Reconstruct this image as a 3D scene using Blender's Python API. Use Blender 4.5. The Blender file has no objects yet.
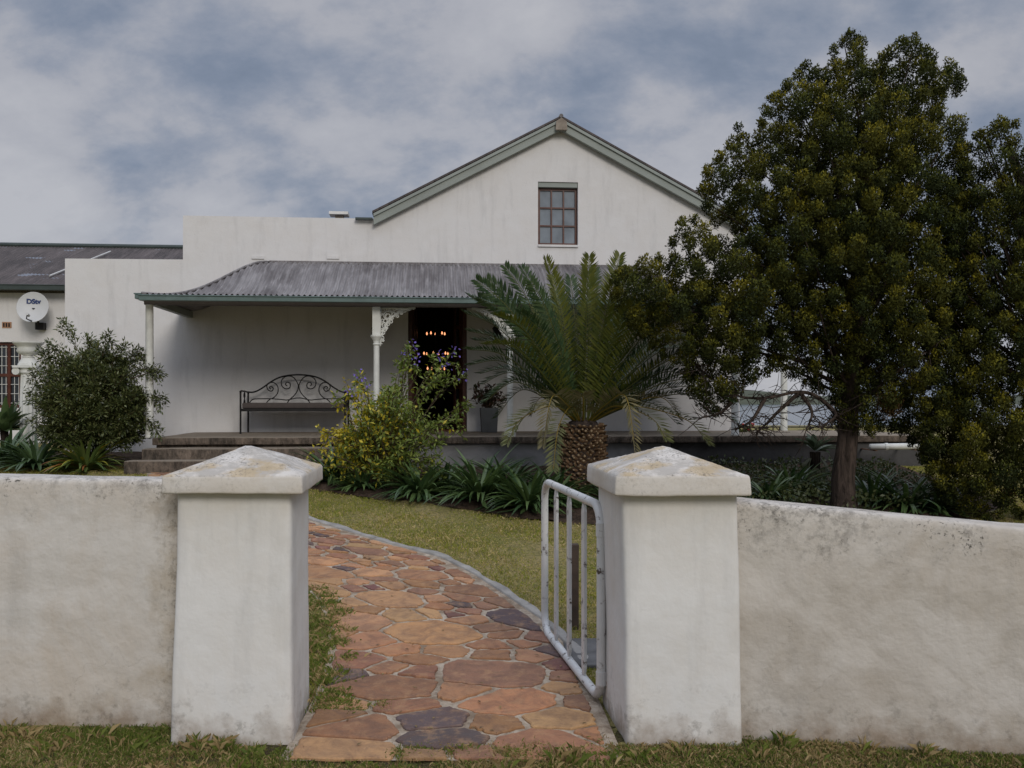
import bpy, bmesh, math, random
import numpy as np
from mathutils import Vector, noise
from mathutils.geometry import tessellate_polygon

random.seed(7)
RNG = np.random.default_rng(11)
S = bpy.context.scene
COL = S.collection
R = math.radians

# ------------------------------------------------------------------ camera
F = 900.0                       # focal length in pixels of a 1024 px wide frame
EYE = 1.6
HOR = 400.0                     # horizon row
cam_d = bpy.data.cameras.new('camera')
cam = bpy.data.objects.new('camera', cam_d)
COL.objects.link(cam)
cam.location = (0, 0, EYE)
cam.rotation_euler = (R(90), 0, 0)
cam_d.sensor_width = 36
cam_d.lens = F / 1024 * 36
cam_d.shift_y = (HOR - 384) / 1024
cam_d.clip_start = 0.05
cam_d.clip_end = 9000
S.camera = cam

# ------------------------------------------------------------------ light
SUN_EL, SUN_AZ = 28, 161         # azimuth clockwise from +Y (the view direction)
world = bpy.data.worlds.new('World')
S.world = world
world.use_nodes = True
wn, wl = world.node_tree.nodes, world.node_tree.links
wn.clear()
out = wn.new('ShaderNodeOutputWorld')
bg = wn.new('ShaderNodeBackground')
bg.inputs['Strength'].default_value = 0.1
sky = wn.new('ShaderNodeTexSky')
sky.sky_type = 'NISHITA'
sky.sun_disc = False
sky.sun_elevation = R(SUN_EL)
sky.sun_rotation = R(SUN_AZ)
tc = wn.new('ShaderNodeTexCoord')
sep = wn.new('ShaderNodeSeparateXYZ')
wl.new(tc.outputs['Generated'], sep.inputs[0])
zz = wn.new('ShaderNodeMath'); zz.operation = 'ABSOLUTE'
wl.new(sep.outputs['Z'], zz.inputs[0])
za = wn.new('ShaderNodeMath'); za.operation = 'ADD'
za.inputs[1].default_value = 0.55
wl.new(zz.outputs[0], za.inputs[0])
dx = wn.new('ShaderNodeMath'); dx.operation = 'DIVIDE'
dy = wn.new('ShaderNodeMath'); dy.operation = 'DIVIDE'
wl.new(sep.outputs['X'], dx.inputs[0]); wl.new(za.outputs[0], dx.inputs[1])
wl.new(sep.outputs['Y'], dy.inputs[0]); wl.new(za.outputs[0], dy.inputs[1])
cmb = wn.new('ShaderNodeCombineXYZ')
wl.new(dx.outputs[0], cmb.inputs[0]); wl.new(dy.outputs[0], cmb.inputs[1])
cmb.inputs[2].default_value = 3.35
def wnoise(scale, detail, rough, dist=0.0, off=(0, 0, 0)):
    m = wn.new('ShaderNodeMapping'); m.inputs['Location'].default_value = off
    m.inputs['Rotation'].default_value = (0, 0, R(18)); m.inputs['Scale'].default_value = (1.0, 1.25, 1)
    wl.new(cmb.outputs[0], m.inputs[0])
    n = wn.new('ShaderNodeTexNoise')
    n.inputs['Scale'].default_value = scale; n.inputs['Detail'].default_value = detail
    n.inputs['Roughness'].default_value = rough; n.inputs['Distortion'].default_value = dist
    wl.new(m.outputs[0], n.inputs['Vector'])
    return n.outputs['Fac']
n1 = wnoise(2.9, 9, 0.56, 0.10, (7.1, 2.75, 0.7))
n2 = wnoise(6.4, 9, 0.60, 0.12, (4, 2, 1))
mixn = wn.new('ShaderNodeMix'); mixn.data_type = 'FLOAT'; mixn.inputs[0].default_value = 0.36
wl.new(n1, mixn.inputs[2]); wl.new(n2, mixn.inputs[3])
cr = wn.new('ShaderNodeValToRGB')
els = cr.color_ramp.elements
els[0].position = 0.37; els[0].color = (1.75, 2.15, 2.9, 1)
els[1].position = 0.66; els[1].color = (4.75, 4.8, 5.15, 1)
for p, c in ((0.43, (2.1, 2.5, 3.3, 1)), (0.485, (2.8, 3.1, 3.8, 1)), (0.55, (3.95, 4.05, 4.5, 1))):
    e = els.new(p); e.color = c
wl.new(mixn.outputs[0], cr.inputs[0])
# thin places where the blue sky shows through the cloud
cov = wn.new('ShaderNodeMapRange')
cov.inputs[1].default_value = 0.30; cov.inputs[2].default_value = 0.40
cov.inputs[3].default_value = 0.88; cov.inputs[4].default_value = 0.95
wl.new(wnoise(2.3, 4, 0.5, 0.2, (9, 3, 0)), cov.inputs[0])
skm = wn.new('ShaderNodeMix'); skm.data_type = 'RGBA'
wl.new(cov.outputs[0], skm.inputs[0]); wl.new(sky.outputs[0], skm.inputs[6]); wl.new(cr.outputs[0], skm.inputs[7])
# an overcast sky is brighter overhead than towards the horizon
zen = wn.new('ShaderNodeMapRange'); zen.interpolation_type = 'SMOOTHSTEP'
zen.inputs[1].default_value = 0.38; zen.inputs[2].default_value = 1.0
zen.inputs[3].default_value = 1.0; zen.inputs[4].default_value = 3.8
wl.new(sep.outputs['Z'], zen.inputs[0])
zm = wn.new('ShaderNodeVectorMath'); zm.operation = 'SCALE'
wl.new(skm.outputs[2], zm.inputs[0]); wl.new(zen.outputs[0], zm.inputs['Scale'])
wl.new(zm.outputs[0], bg.inputs['Color'])
wl.new(bg.outputs[0], out.inputs[0])

sun_d = bpy.data.lights.new('sun', 'SUN')
sun = bpy.data.objects.new('sun', sun_d)
COL.objects.link(sun)
sun_d.energy = 1.45
sun_d.angle = R(21)
sun_d.color = (1.0, 0.95, 0.88)
sdir = Vector((math.sin(R(SUN_AZ)) * math.cos(R(SUN_EL)), math.cos(R(SUN_AZ)) * math.cos(R(SUN_EL)), math.sin(R(SUN_EL))))
sun.rotation_euler = (-sdir).to_track_quat('-Z', 'Y').to_euler()
sun.location = sdir * 60
vs = S.view_settings
vs.view_transform = 'Standard'; vs.look = 'None'; vs.gamma = 1; vs.use_curve_mapping = False
vs.exposure = 0.0

# ------------------------------------------------------------------ frames
TH = R(5.0); CT, ST = math.cos(TH), math.sin(TH)
Y0 = 15.2                        # the facade passes (0, Y0), turned 5 degrees
ORG = {}
def hw(u, d, z=0.0): return Vector((u * CT - d * ST, Y0 + u * ST + d * CT, z))
def hY(px, d): return (Y0 + d / CT) / (1 - math.tan(TH) * (px - 512) / F)
def HU(px, d=0.0):
    Y = hY(px, d); X = (px - 512) / F * Y
    return X * CT + (Y - Y0) * ST
def HZ(px, py, d=0.0): return EYE - (py - HOR) * hY(px, d) / F
def W(px, py, Y): return Vector(((px - 512) * Y / F, Y, EYE - (py - HOR) * Y / F))

def ter(x, y):
    x = np.asarray(x, float); y = np.asarray(y, float)
    t = 0.094 * np.log1p(np.exp(np.clip(3 * (y - 6), -30, 30))) / 3
    t = np.where(3 * (y - 6) > 30, 0.094 * (y - 6), t)
    t = 0.66 - np.log1p(np.exp(np.clip(14 * (0.66 - t), -30, 30))) / 14 * 1.0
    k = np.clip((y - 34) / 40, 0, 1); k = k * k * (3 - 2 * k)
    a = np.clip((-x - 2.8) / 2.0, 0, 1); b = np.clip((y - 9.2) / 2.8, 0, 1)
    t = t + 0.085 * a * a * (3 - 2 * a) * b * b * (3 - 2 * b)
    return t - 16 * k
def tz(x, y): return float(ter(x, y))

# ------------------------------------------------------------------ materials
class NT:
    def __init__(s, name):
        s.m = bpy.data.materials.new(name); s.m.use_nodes = True
        s.n, s.l = s.m.node_tree.nodes, s.m.node_tree.links
        s.b = s.n['Principled BSDF']; s.o = s.n['Material Output']
        s.tc = s.n.new('ShaderNodeTexCoord')
    def val(s, sock, v):
        if isinstance(v, (int, float)): sock.default_value = v
        elif isinstance(v, tuple): sock.default_value = v if len(v) != 3 or len(sock.default_value) == 3 else (*v, 1)
        else: s.l.new(v, sock)
    def noise(s, scale, detail=4, rough=0.55, stretch=None, dist=0.0, kind='Object'):
        n = s.n.new('ShaderNodeTexNoise')
        n.inputs['Scale'].default_value = scale; n.inputs['Detail'].default_value = detail
        n.inputs['Roughness'].default_value = rough; n.inputs['Distortion'].default_value = dist
        v = s.tc.outputs[kind]
        if stretch:
            m = s.n.new('ShaderNodeMapping'); m.inputs['Scale'].default_value = stretch
            s.l.new(v, m.inputs[0]); v = m.outputs[0]
        s.l.new(v, n.inputs['Vector'])
        return n.outputs['Fac']
    def ramp(s, fac, a, b, lo=0.0, hi=1.0):
        r = s.n.new('ShaderNodeMapRange'); r.clamp = True
        s.val(r.inputs[0], fac)
        r.inputs[1].default_value = a; r.inputs[2].default_value = b
        r.inputs[3].default_value = lo; r.inputs[4].default_value = hi
        return r.outputs[0]
    def math(s, op, a, b=0.0):
        m = s.n.new('ShaderNodeMath'); m.operation = op; m.use_clamp = False
        s.val(m.inputs[0], a); s.val(m.inputs[1], b)
        return m.outputs[0]
    def mix(s, fac, a, b, mode='MIX'):
        m = s.n.new('ShaderNodeMix'); m.data_type = 'RGBA'; m.blend_type = mode
        s.val(m.inputs[0], fac); s.val(m.inputs[6], a); s.val(m.inputs[7], b)
        return m.outputs[2]
    def xyz(s, kind='Object'):
        x = s.n.new('ShaderNodeSeparateXYZ'); s.l.new(s.tc.outputs[kind], x.inputs[0]); return x.outputs
    def attr(s, name='Col'):
        a = s.n.new('ShaderNodeAttribute'); a.attribute_name = name; return a.outputs['Color']
    def nrm(s):
        g = s.n.new('ShaderNodeNewGeometry'); x = s.n.new('ShaderNodeSeparateXYZ')
        s.l.new(g.outputs['True Normal'], x.inputs[0]); return x.outputs
    def bump(s, h, strength=0.3, dist=0.01):
        b = s.n.new('ShaderNodeBump'); b.inputs['Strength'].default_value = strength
        b.inputs['Distance'].default_value = dist; s.val(b.inputs['Height'], h)
        s.l.new(b.outputs[0], s.b.inputs['Normal']); return b
    def fin(s, col, rough=0.8, metal=0.0, spec=0.35):
        s.val(s.b.inputs['Base Color'], col); s.val(s.b.inputs['Roughness'], rough)
        s.b.inputs['Metallic'].default_value = metal; s.b.inputs['Specular IOR Level'].default_value = spec
        return s.m

def plain(name, c, rough=0.6, metal=0.0, var=0.25, scale=9, bump=0.0, spec=0.35):
    t = NT(name)
    f = t.ramp(t.noise(scale, 5, 0.6), 0.3, 0.7)
    dark = tuple(v * (1 - var) for v in c)
    t.val(t.b.inputs['Base Color'], t.mix(f, dark, c))
    if bump: t.bump(t.noise(scale * 4, 4), bump, 0.004)
    return t.fin(t.mix(f, dark, c), t.ramp(t.noise(scale * 2, 3), 0.3, 0.7, rough * 0.85, min(1, rough * 1.15)), metal, spec)

def plaster(name, base, ztop=None, band=0.3, warm=(0.50, 0.40, 0.29), spk=1.0, zbot=None, bumpv=0.35, scale=1.0, cap=False, warmamt=0.5, xstain=None):
    t = NT(name)
    c = base
    big = t.ramp(t.noise(1.9 * scale, 6, 0.66, dist=0.5), 0.40, 0.66, 0, warmamt)
    c = t.mix(big, c, warm)
    drip = t.ramp(t.noise(5.0 * scale, 6, 0.66, (1, 1, 0.16)), 0.52, 0.74, 0, 0.42)
    c = t.mix(drip, c, tuple(v * 0.62 for v in base))
    cool = t.ramp(t.noise(2.3 * scale, 4, 0.6, (1, 1, 1.8)), 0.5, 0.8, 0, 0.35)
    c = t.mix(cool, c, tuple(min(0.86, v * 1.10) for v in (base[0], base[1] * 1.01, base[2] * 1.03)))
    spot = t.math('MULTIPLY', t.ramp(t.noise(58, 5, 0.7), 0.54, 0.62), t.ramp(t.noise(6, 6, 0.7), 0.44, 0.58))
    z = t.xyz()[2]
    if ztop is not None:
        m = t.ramp(t.math('ADD', z, t.ramp(t.noise(4, 4), 0.3, 0.7, -band * 0.5, band * 0.5)), ztop - band, ztop - 0.02)
        c = t.mix(t.math('MULTIPLY', t.math('MULTIPLY', spot, m), 0.85 * spk), c, (0.07, 0.065, 0.055))
        edge = t.math('MULTIPLY', t.ramp(t.noise(20, 7, 0.75), 0.46, 0.60), t.math('MULTIPLY', m, t.ramp(t.noise(2.9, 5, 0.65), 0.38, 0.56)))
        c = t.mix(t.math('MULTIPLY', edge, 0.65 * spk), c, (0.19, 0.175, 0.155))
    else:
        c = t.mix(t.math('MULTIPLY', spot, 0.3 * spk), c, (0.13, 0.12, 0.10))
    if zbot is not None:
        m = t.ramp(t.math('ADD', z, t.ramp(t.noise(9, 5, 0.6), 0.3, 0.7, -0.08, 0.08)), zbot, zbot + 0.16, 1, 0)
        c = t.mix(t.math('MULTIPLY', m, 0.7), c, (0.21, 0.145, 0.09))
        m2 = t.math('MULTIPLY', t.ramp(t.noise(12, 6, 0.7), 0.55, 0.66), t.ramp(z, zbot, zbot + 0.35, 1, 0))
        c = t.mix(t.math('MULTIPLY', m2, 0.6), c, (0.10, 0.085, 0.065))
    if cap:
        up = t.ramp(t.nrm()[2], 0.35, 0.7)
        li = t.math('MULTIPLY', up, t.ramp(t.noise(9, 6, 0.7), 0.42, 0.56))
        c = t.mix(t.math('MULTIPLY', li, 0.6), c, (0.30, 0.275, 0.24))
        li2 = t.math('MULTIPLY', t.ramp(up, 0, 1, 0.12, 1), t.ramp(t.noise(5.5, 5, 0.6), 0.50, 0.60))
        c = t.mix(t.math('MULTIPLY', li2, 0.6), c, (0.43, 0.31, 0.15))
        li3 = t.math('MULTIPLY', t.ramp(up, 0, 1, 0.2, 1), t.math('MULTIPLY', t.ramp(t.noise(75, 5, 0.75), 0.53, 0.60), t.ramp(t.noise(8, 5, .7), .42, .58)))
        c = t.mix(t.math('MULTIPLY', li3, 0.75), c, (0.10, 0.09, 0.075))
    if xstain is not None:
        xs_m = t.ramp(t.math('ADD', t.xyz()[0], t.ramp(t.noise(5, 5, .65), .3, .7, -.14, .14)), xstain - .22, xstain)
        c = t.mix(t.math('MULTIPLY', xs_m, 0.62), c, (0.33, 0.26, 0.17))
        c = t.mix(t.math('MULTIPLY', t.math('MULTIPLY', t.ramp(t.noise(30, 6, .7), .5, .62), t.ramp(t.xyz()[0], xstain - .2, xstain)), .7), c, (.09, .08, .06))
    # fine cracks
    v = t.n.new('ShaderNodeTexVoronoi'); v.feature = 'DISTANCE_TO_EDGE'; v.inputs['Scale'].default_value = 2.2
    dn = t.n.new('ShaderNodeTexNoise'); dn.inputs['Scale'].default_value = 3.0; dn.inputs['Detail'].default_value = 6
    t.l.new(t.tc.outputs['Object'], dn.inputs['Vector'])
    am = t.n.new('ShaderNodeMix'); am.data_type = 'VECTOR'; am.inputs[0].default_value = 0.45
    t.l.new(t.tc.outputs['Object'], am.inputs[4]); t.l.new(dn.outputs['Color'], am.inputs[5])
    t.l.new(am.outputs[1], v.inputs['Vector'])
    crk = t.math('MULTIPLY', t.ramp(v.outputs['Distance'], 0.0, 0.003, 0.7, 0), t.ramp(t.noise(1.9, 3), 0.52, 0.6))
    c = t.mix(t.math('MULTIPLY', crk, 0.14), c, (0.2, 0.17, 0.14))
    h = t.math('ADD', t.math('MULTIPLY', t.noise(3.2, 4, 0.5), 1.5), t.math('MULTIPLY', t.noise(60, 3, 0.6), 0.09))
    h = t.math('SUBTRACT', h, t.math('MULTIPLY', crk, 0.06))
    t.bump(h, bumpv, 0.03)
    return t.fin(c, 0.9, 0, 0.2)

def leafmat(name, trans=0.25, rough=0.5, spec=0.35):
    t = NT(name)
    c = t.attr()
    c = t.mix(t.ramp(t.noise(14, 3), 0.3, 0.7, 0, 0.35), c, (0, 0, 0)) if False else c
    t.fin(c, rough, 0, spec)
    tr = t.n.new('ShaderNodeBsdfTranslucent')
    hs = t.n.new('ShaderNodeHueSaturation'); hs.inputs['Value'].default_value = 1.2; hs.inputs['Saturation'].default_value = 1.1
    t.l.new(c, hs.inputs['Color']); t.l.new(hs.outputs[0], tr.inputs['Color'])
    ms = t.n.new('ShaderNodeMixShader'); ms.inputs[0].default_value = trans
    t.l.new(t.b.outputs[0], ms.inputs[1]); t.l.new(tr.outputs[0], ms.inputs[2])
    t.l.new(ms.outputs[0], t.o.inputs['Surface'])
    return t.m

M = {}
M['leaf'] = leafmat('leaf_tissue', 0.22, 0.5)
M['glossleaf'] = leafmat('waxy_leaf_tissue', 0.15, 0.36, 0.5)
M['conifer'] = leafmat('conifer_sprays', 0.06, 0.75, 0.12)
M['grass'] = leafmat('grass_blades', 0.35, 0.6, 0.25)
M['housewall'] = plaster('white_limewash', (0.62, 0.605, 0.595), None, spk=0.55, warmamt=0.16, bumpv=0.22, warm=(0.55, 0.49, 0.43))
M['wallL'] = plaster('aged_garden_wall', (0.54, 0.51, 0.47), 1.24, 0.24, spk=1.35, zbot=-0.02, warm=(0.42, 0.335, 0.24), warmamt=0.5, bumpv=0.75, xstain=1.5)
M['wallR'] = plaster('aged_garden_wall_pocked', (0.53, 0.49, 0.44), 1.13, 0.30, spk=1.45, zbot=-0.02, warm=(0.33, 0.275, 0.21), warmamt=0.6, bumpv=0.85)
M['pier'] = plaster('gate_pier_plaster', (0.66, 0.645, 0.62), None, spk=0.12, zbot=-0.02, warm=(0.55, 0.48, 0.39), warmamt=0.35, bumpv=0.35)
M['cap'] = plaster('gate_pier_cap_lichen', (0.60, 0.57, 0.53), None, spk=0.8, warm=(0.45, 0.37, 0.27), warmamt=0.5, bumpv=0.45, cap=True)
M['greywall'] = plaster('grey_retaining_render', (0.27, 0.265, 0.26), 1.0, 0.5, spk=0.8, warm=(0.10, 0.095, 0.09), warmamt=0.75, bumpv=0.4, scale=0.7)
def stepmat():
    t = NT('weathered_step_concrete')
    f = t.ramp(t.noise(5, 7, 0.7, (1.6, 1.6, 0.6)), 0.36, 0.66)
    c = t.mix(f, (0.048, 0.040, 0.032), (0.20, 0.155, 0.12))
    c = t.mix(t.ramp(t.noise(22, 6, 0.7, (1, 1, .5)), 0.5, 0.68, 0, .7), c, (0.022, 0.018, 0.014))
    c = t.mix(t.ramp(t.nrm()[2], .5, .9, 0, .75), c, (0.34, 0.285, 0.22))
    t.bump(t.math('ADD', f, t.noise(24, 6, .7)), .7, .03)
    return t.fin(c, .95, 0, .15)
M['stepstone'] = stepmat()
M['shadewall'] = plaster('tree_shade_render', (0.075, 0.072, 0.07), 1.0, 0.5, spk=0.9, warm=(0.03, 0.027, 0.025), warmamt=0.9, bumpv=0.4, scale=0.7)  # grey render with the conifers' shade put into its base colour; stains random
M['slab'] = plaster('worn_slab_concrete', (0.30, 0.26, 0.215), None, spk=1.0, warm=(0.14, 0.11, 0.09), warmamt=0.8, bumpv=0.5, scale=1.7)
M['whitepaint'] = plain('white_painted_iron', (0.66, 0.66, 0.62), 0.5, var=0.18)
M['greenboard'] = plain('grey_green_painted_timber', (0.27, 0.295, 0.27), 0.6, var=0.22, scale=3)
M['gutter'] = plain('green_painted_gutter', (0.115, 0.165, 0.155), 0.45, var=0.3, scale=5)
M['darkgutter'] = plain('dark_green_gutter', (0.045, 0.06, 0.055), 0.5, var=0.3, scale=5)
M['iron'] = plain('black_wrought_iron', (0.018, 0.016, 0.016), 0.45, metal=0.3, var=0.4)
M['cushion'] = plain('grey_brown_cushion', (0.085, 0.07, 0.066), 0.9, var=0.25, scale=20, bump=0.3)
M['redwood'] = plain('red_brown_varnish', (0.095, 0.030, 0.017), 0.35, var=0.45, scale=6)
M['wood'] = plain('weathered_post', (0.085, 0.06, 0.045), 0.85, var=0.5, scale=12, bump=0.5)
M['planter'] = plain('slate_grey_planter', (0.075, 0.08, 0.085), 0.6, var=0.25)
M['clay'] = plain('terracotta_clay', (0.38, 0.21, 0.12), 0.8)
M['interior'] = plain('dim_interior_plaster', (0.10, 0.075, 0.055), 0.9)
M['soffit'] = plain('underside_iron_sheet', (0.10, 0.085, 0.08), 0.7)
M['dish'] = plain('pale_grey_dish_enamel', (0.50, 0.50, 0.49), 0.5, var=0.08)
M['navy'] = plain('navy_lettering', (0.015, 0.035, 0.12), 0.5, var=0.1)
M['curtain'] = plain('pale_curtain', (0.42, 0.46, 0.48), 0.9, var=0.3, scale=12)
M['flower'] = plain('mauve_petals', (0.24, 0.17, 0.60), 0.6, var=0.2)
M['redflower'] = plain('red_petals', (0.62, 0.05, 0.03), 0.6, var=0.2)
M['rust'] = plain('rusted_iron', (0.17, 0.075, 0.035), 0.85, var=0.5, scale=40)
M['stem'] = plain('brown_stems', (0.085, 0.06, 0.035), 0.85, var=0.4)
M['yellowrachis'] = leafmat('frond_tissue', 0.18, 0.5, 0.25)

def gatepaint():
    t = NT('chipped_gate_paint')
    f = t.math('MULTIPLY', t.ramp(t.noise(22, 6, 0.65), 0.57, 0.63), t.ramp(t.noise(5, 3), 0.40, 0.55))
    c = t.mix(t.ramp(t.noise(4, 4), 0.3, 0.7), (0.52, 0.52, 0.51), (0.64, 0.635, 0.62))
    c = t.mix(f, c, (0.10, 0.075, 0.06))
    t.bump(t.math('SUBTRACT', t.noise(60, 3), f), 0.2, 0.003)
    return t.fin(c, t.ramp(f, 0, 1, 0.42, 0.9), 0, 0.4)
M['gate'] = gatepaint()

def bark():
    t = NT('grey_brown_bark')
    f = t.noise(7, 6, 0.65, (3, 3, 0.5), 0.6)
    c = t.mix(t.ramp(f, 0.35, 0.65), (0.018, 0.013, 0.010), (0.085, 0.062, 0.05))
    t.bump(f, 0.8, 0.05)
    return t.fin(c, 0.92, 0, 0.2)
M['bark'] = bark()

def rooftin(name, a, b, c3, blue=False):
    t = NT(name)
    c = t.mix(t.ramp(t.noise(2.2, 6, 0.65, (1, 0.5, 0.5)), 0.38, 0.66), a, b)
    st = t.ramp(t.noise(6.0, 6, 0.7, (2.2, 0.22, 0.22)), 0.50, 0.68)
    c = t.mix(t.math('MULTIPLY', st, 0.6), c, c3)
    fine = t.ramp(t.noise(7.0, 5, 0.65, (4.5, 0.12, 0.12)), 0.46, 0.62)
    c = t.mix(t.math('MULTIPLY', fine, 0.42), c, tuple(v * 0.5 for v in b))
    if blue:
        pt = t.ramp(t.noise(2.0, 2, 0.4, (0.6, 2.2, 2.2)), 0.66, 0.69)
        c = t.mix(t.math('MULTIPLY', pt, 0.8), c, (0.20, 0.22, 0.26))
    t.bump(t.noise(30, 4), 0.2, 0.004)
    return t.fin(c, 0.72, 0.15, 0.3)
M['tin'] = rooftin('weathered_corrugated_iron', (0.25, 0.235, 0.235), (0.12, 0.108, 0.108), (0.38, 0.36, 0.36))
M['tiledark'] = rooftin('dark_weathered_roof_sheet', (0.10, 0.082, 0.078), (0.055, 0.046, 0.044), (0.16, 0.135, 0.13), True)

def glass(name, c=(0.03, 0.035, 0.04), rough=0.08):
    t = NT(name); return t.fin(t.mix(t.ramp(t.noise(3, 3), 0.3, 0.7), tuple(v * .6 for v in c), c), rough, 0, 0.6)
M['glass'] = glass('dark_window_glass')
M['gableglass'] = glass('net_curtained_glass', (0.22, 0.25, 0.28), 0.12)
def emis(name, c, s):
    t = NT(name); t.fin(c, 0.5); t.val(t.b.inputs['Emission Color'], c); t.b.inputs['Emission Strength'].default_value = s; return t.m
M['bulb'] = emis('lit_candle_bulb', (1.0, 0.40, 0.18), 1.6)

def lawnmat():
    t = NT('lawn_soil_and_thatch')
    c = t.mix(t.ramp(t.noise(1.6, 6, 0.65), 0.36, 0.64), (0.19, 0.18, 0.05), (0.34, 0.265, 0.125))
    c = t.mix(t.ramp(t.noise(26, 5, 0.7), 0.45, 0.65, 0, 0.75), c, (0.045, 0.052, 0.014))
    c = t.mix(t.ramp(t.noise(70, 3, 0.7), 0.52, 0.66, 0, 0.6), c, (0.20, 0.165, 0.085))
    t.bump(t.math('ADD', t.noise(60, 4, 0.7), t.noise(8, 4)), 0.7, 0.03)
    return t.fin(c, 0.95, 0, 0.15)
M['lawn'] = lawnmat()
def soilmat():
    t = NT('bed_soil')
    c = t.mix(t.ramp(t.noise(9, 6, 0.7), 0.4, 0.62), (0.035, 0.024, 0.016), (0.095, 0.062, 0.042))
    t.bump(t.noise(30, 6, 0.7), 0.9, 0.05)
    return t.fin(c, 0.95, 0, 0.15)
M['soil'] = soilmat()
def vergemat():
    t = NT('verge_thatch_and_soil')
    c = t.mix(t.ramp(t.noise(7, 6, 0.7), 0.40, 0.60), (0.10, 0.075, 0.045), (0.115, 0.125, 0.035))
    c = t.mix(t.ramp(t.noise(60, 5, 0.75), 0.48, 0.62, 0, .85), c, (0.035, 0.028, 0.015))
    c = t.mix(t.ramp(t.noise(95, 4, 0.75), 0.55, 0.64, 0, .75), c, (0.30, 0.23, 0.13))
    t.bump(t.noise(70, 5, .75), 1.0, .03)
    return t.fin(c, .95, 0, .1)
M['verge'] = vergemat()
def stonemat():
    t = NT('flagstone')
    c = t.attr()
    c = t.mix(t.ramp(t.noise(6, 7, 0.7, dist=0.8), 0.42, 0.62, 0, 0.55), c, (0.12, 0.07, 0.052))
    c = t.mix(t.ramp(t.noise(11, 5, 0.7), 0.50, 0.68, 0, 0.5), c, (0.42, 0.25, 0.13))
    c = t.mix(t.ramp(t.noise(75, 3, 0.7), 0.60, 0.72, 0, 0.35), c, (0.06, 0.05, 0.045))
    t.bump(t.math('ADD', t.noise(7, 6, 0.65), t.math('MULTIPLY', t.noise(45, 5, 0.7), 0.4)), 0.6, 0.02)
    return t.fin(c, t.ramp(t.noise(14, 4), 0.3, 0.7, 0.62, 0.88), 0, 0.3)
M['stone'] = stonemat()
def mortarmat():
    t = NT('path_mortar')
    c = t.mix(t.ramp(t.noise(6, 6, 0.7), 0.40, 0.60), (0.44, 0.37, 0.29), (0.22, 0.165, 0.115))
    c = t.mix(t.ramp(t.noise(50, 4, 0.7), 0.55, 0.7, 0, 0.6), c, (0.10, 0.075, 0.055))
    t.bump(t.noise(60, 4, 0.7), 0.6, 0.01)
    return t.fin(c, 0.92, 0, 0.2)
M['mortar'] = mortarmat()
M['kerb'] = plain('grey_kerb_cement', (0.36, 0.34, 0.31), 0.9, var=0.45, scale=7, bump=0.6)
M['padcement'] = plain('dull_grey_cement', (0.16, 0.155, 0.15), 0.92, var=0.5, scale=7, bump=0.6)
M['hill'] = plain('far_bank_scrub', (0.075, 0.085, 0.05), 0.95, var=0.4, scale=0.01)
def watermat():
    t = NT('river_water'); t.bump(t.noise(0.6, 4), 0.15, 0.3)
    return t.fin((0.03, 0.055, 0.08), 0.12, 0, 0.5)
M['water'] = watermat()

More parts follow.
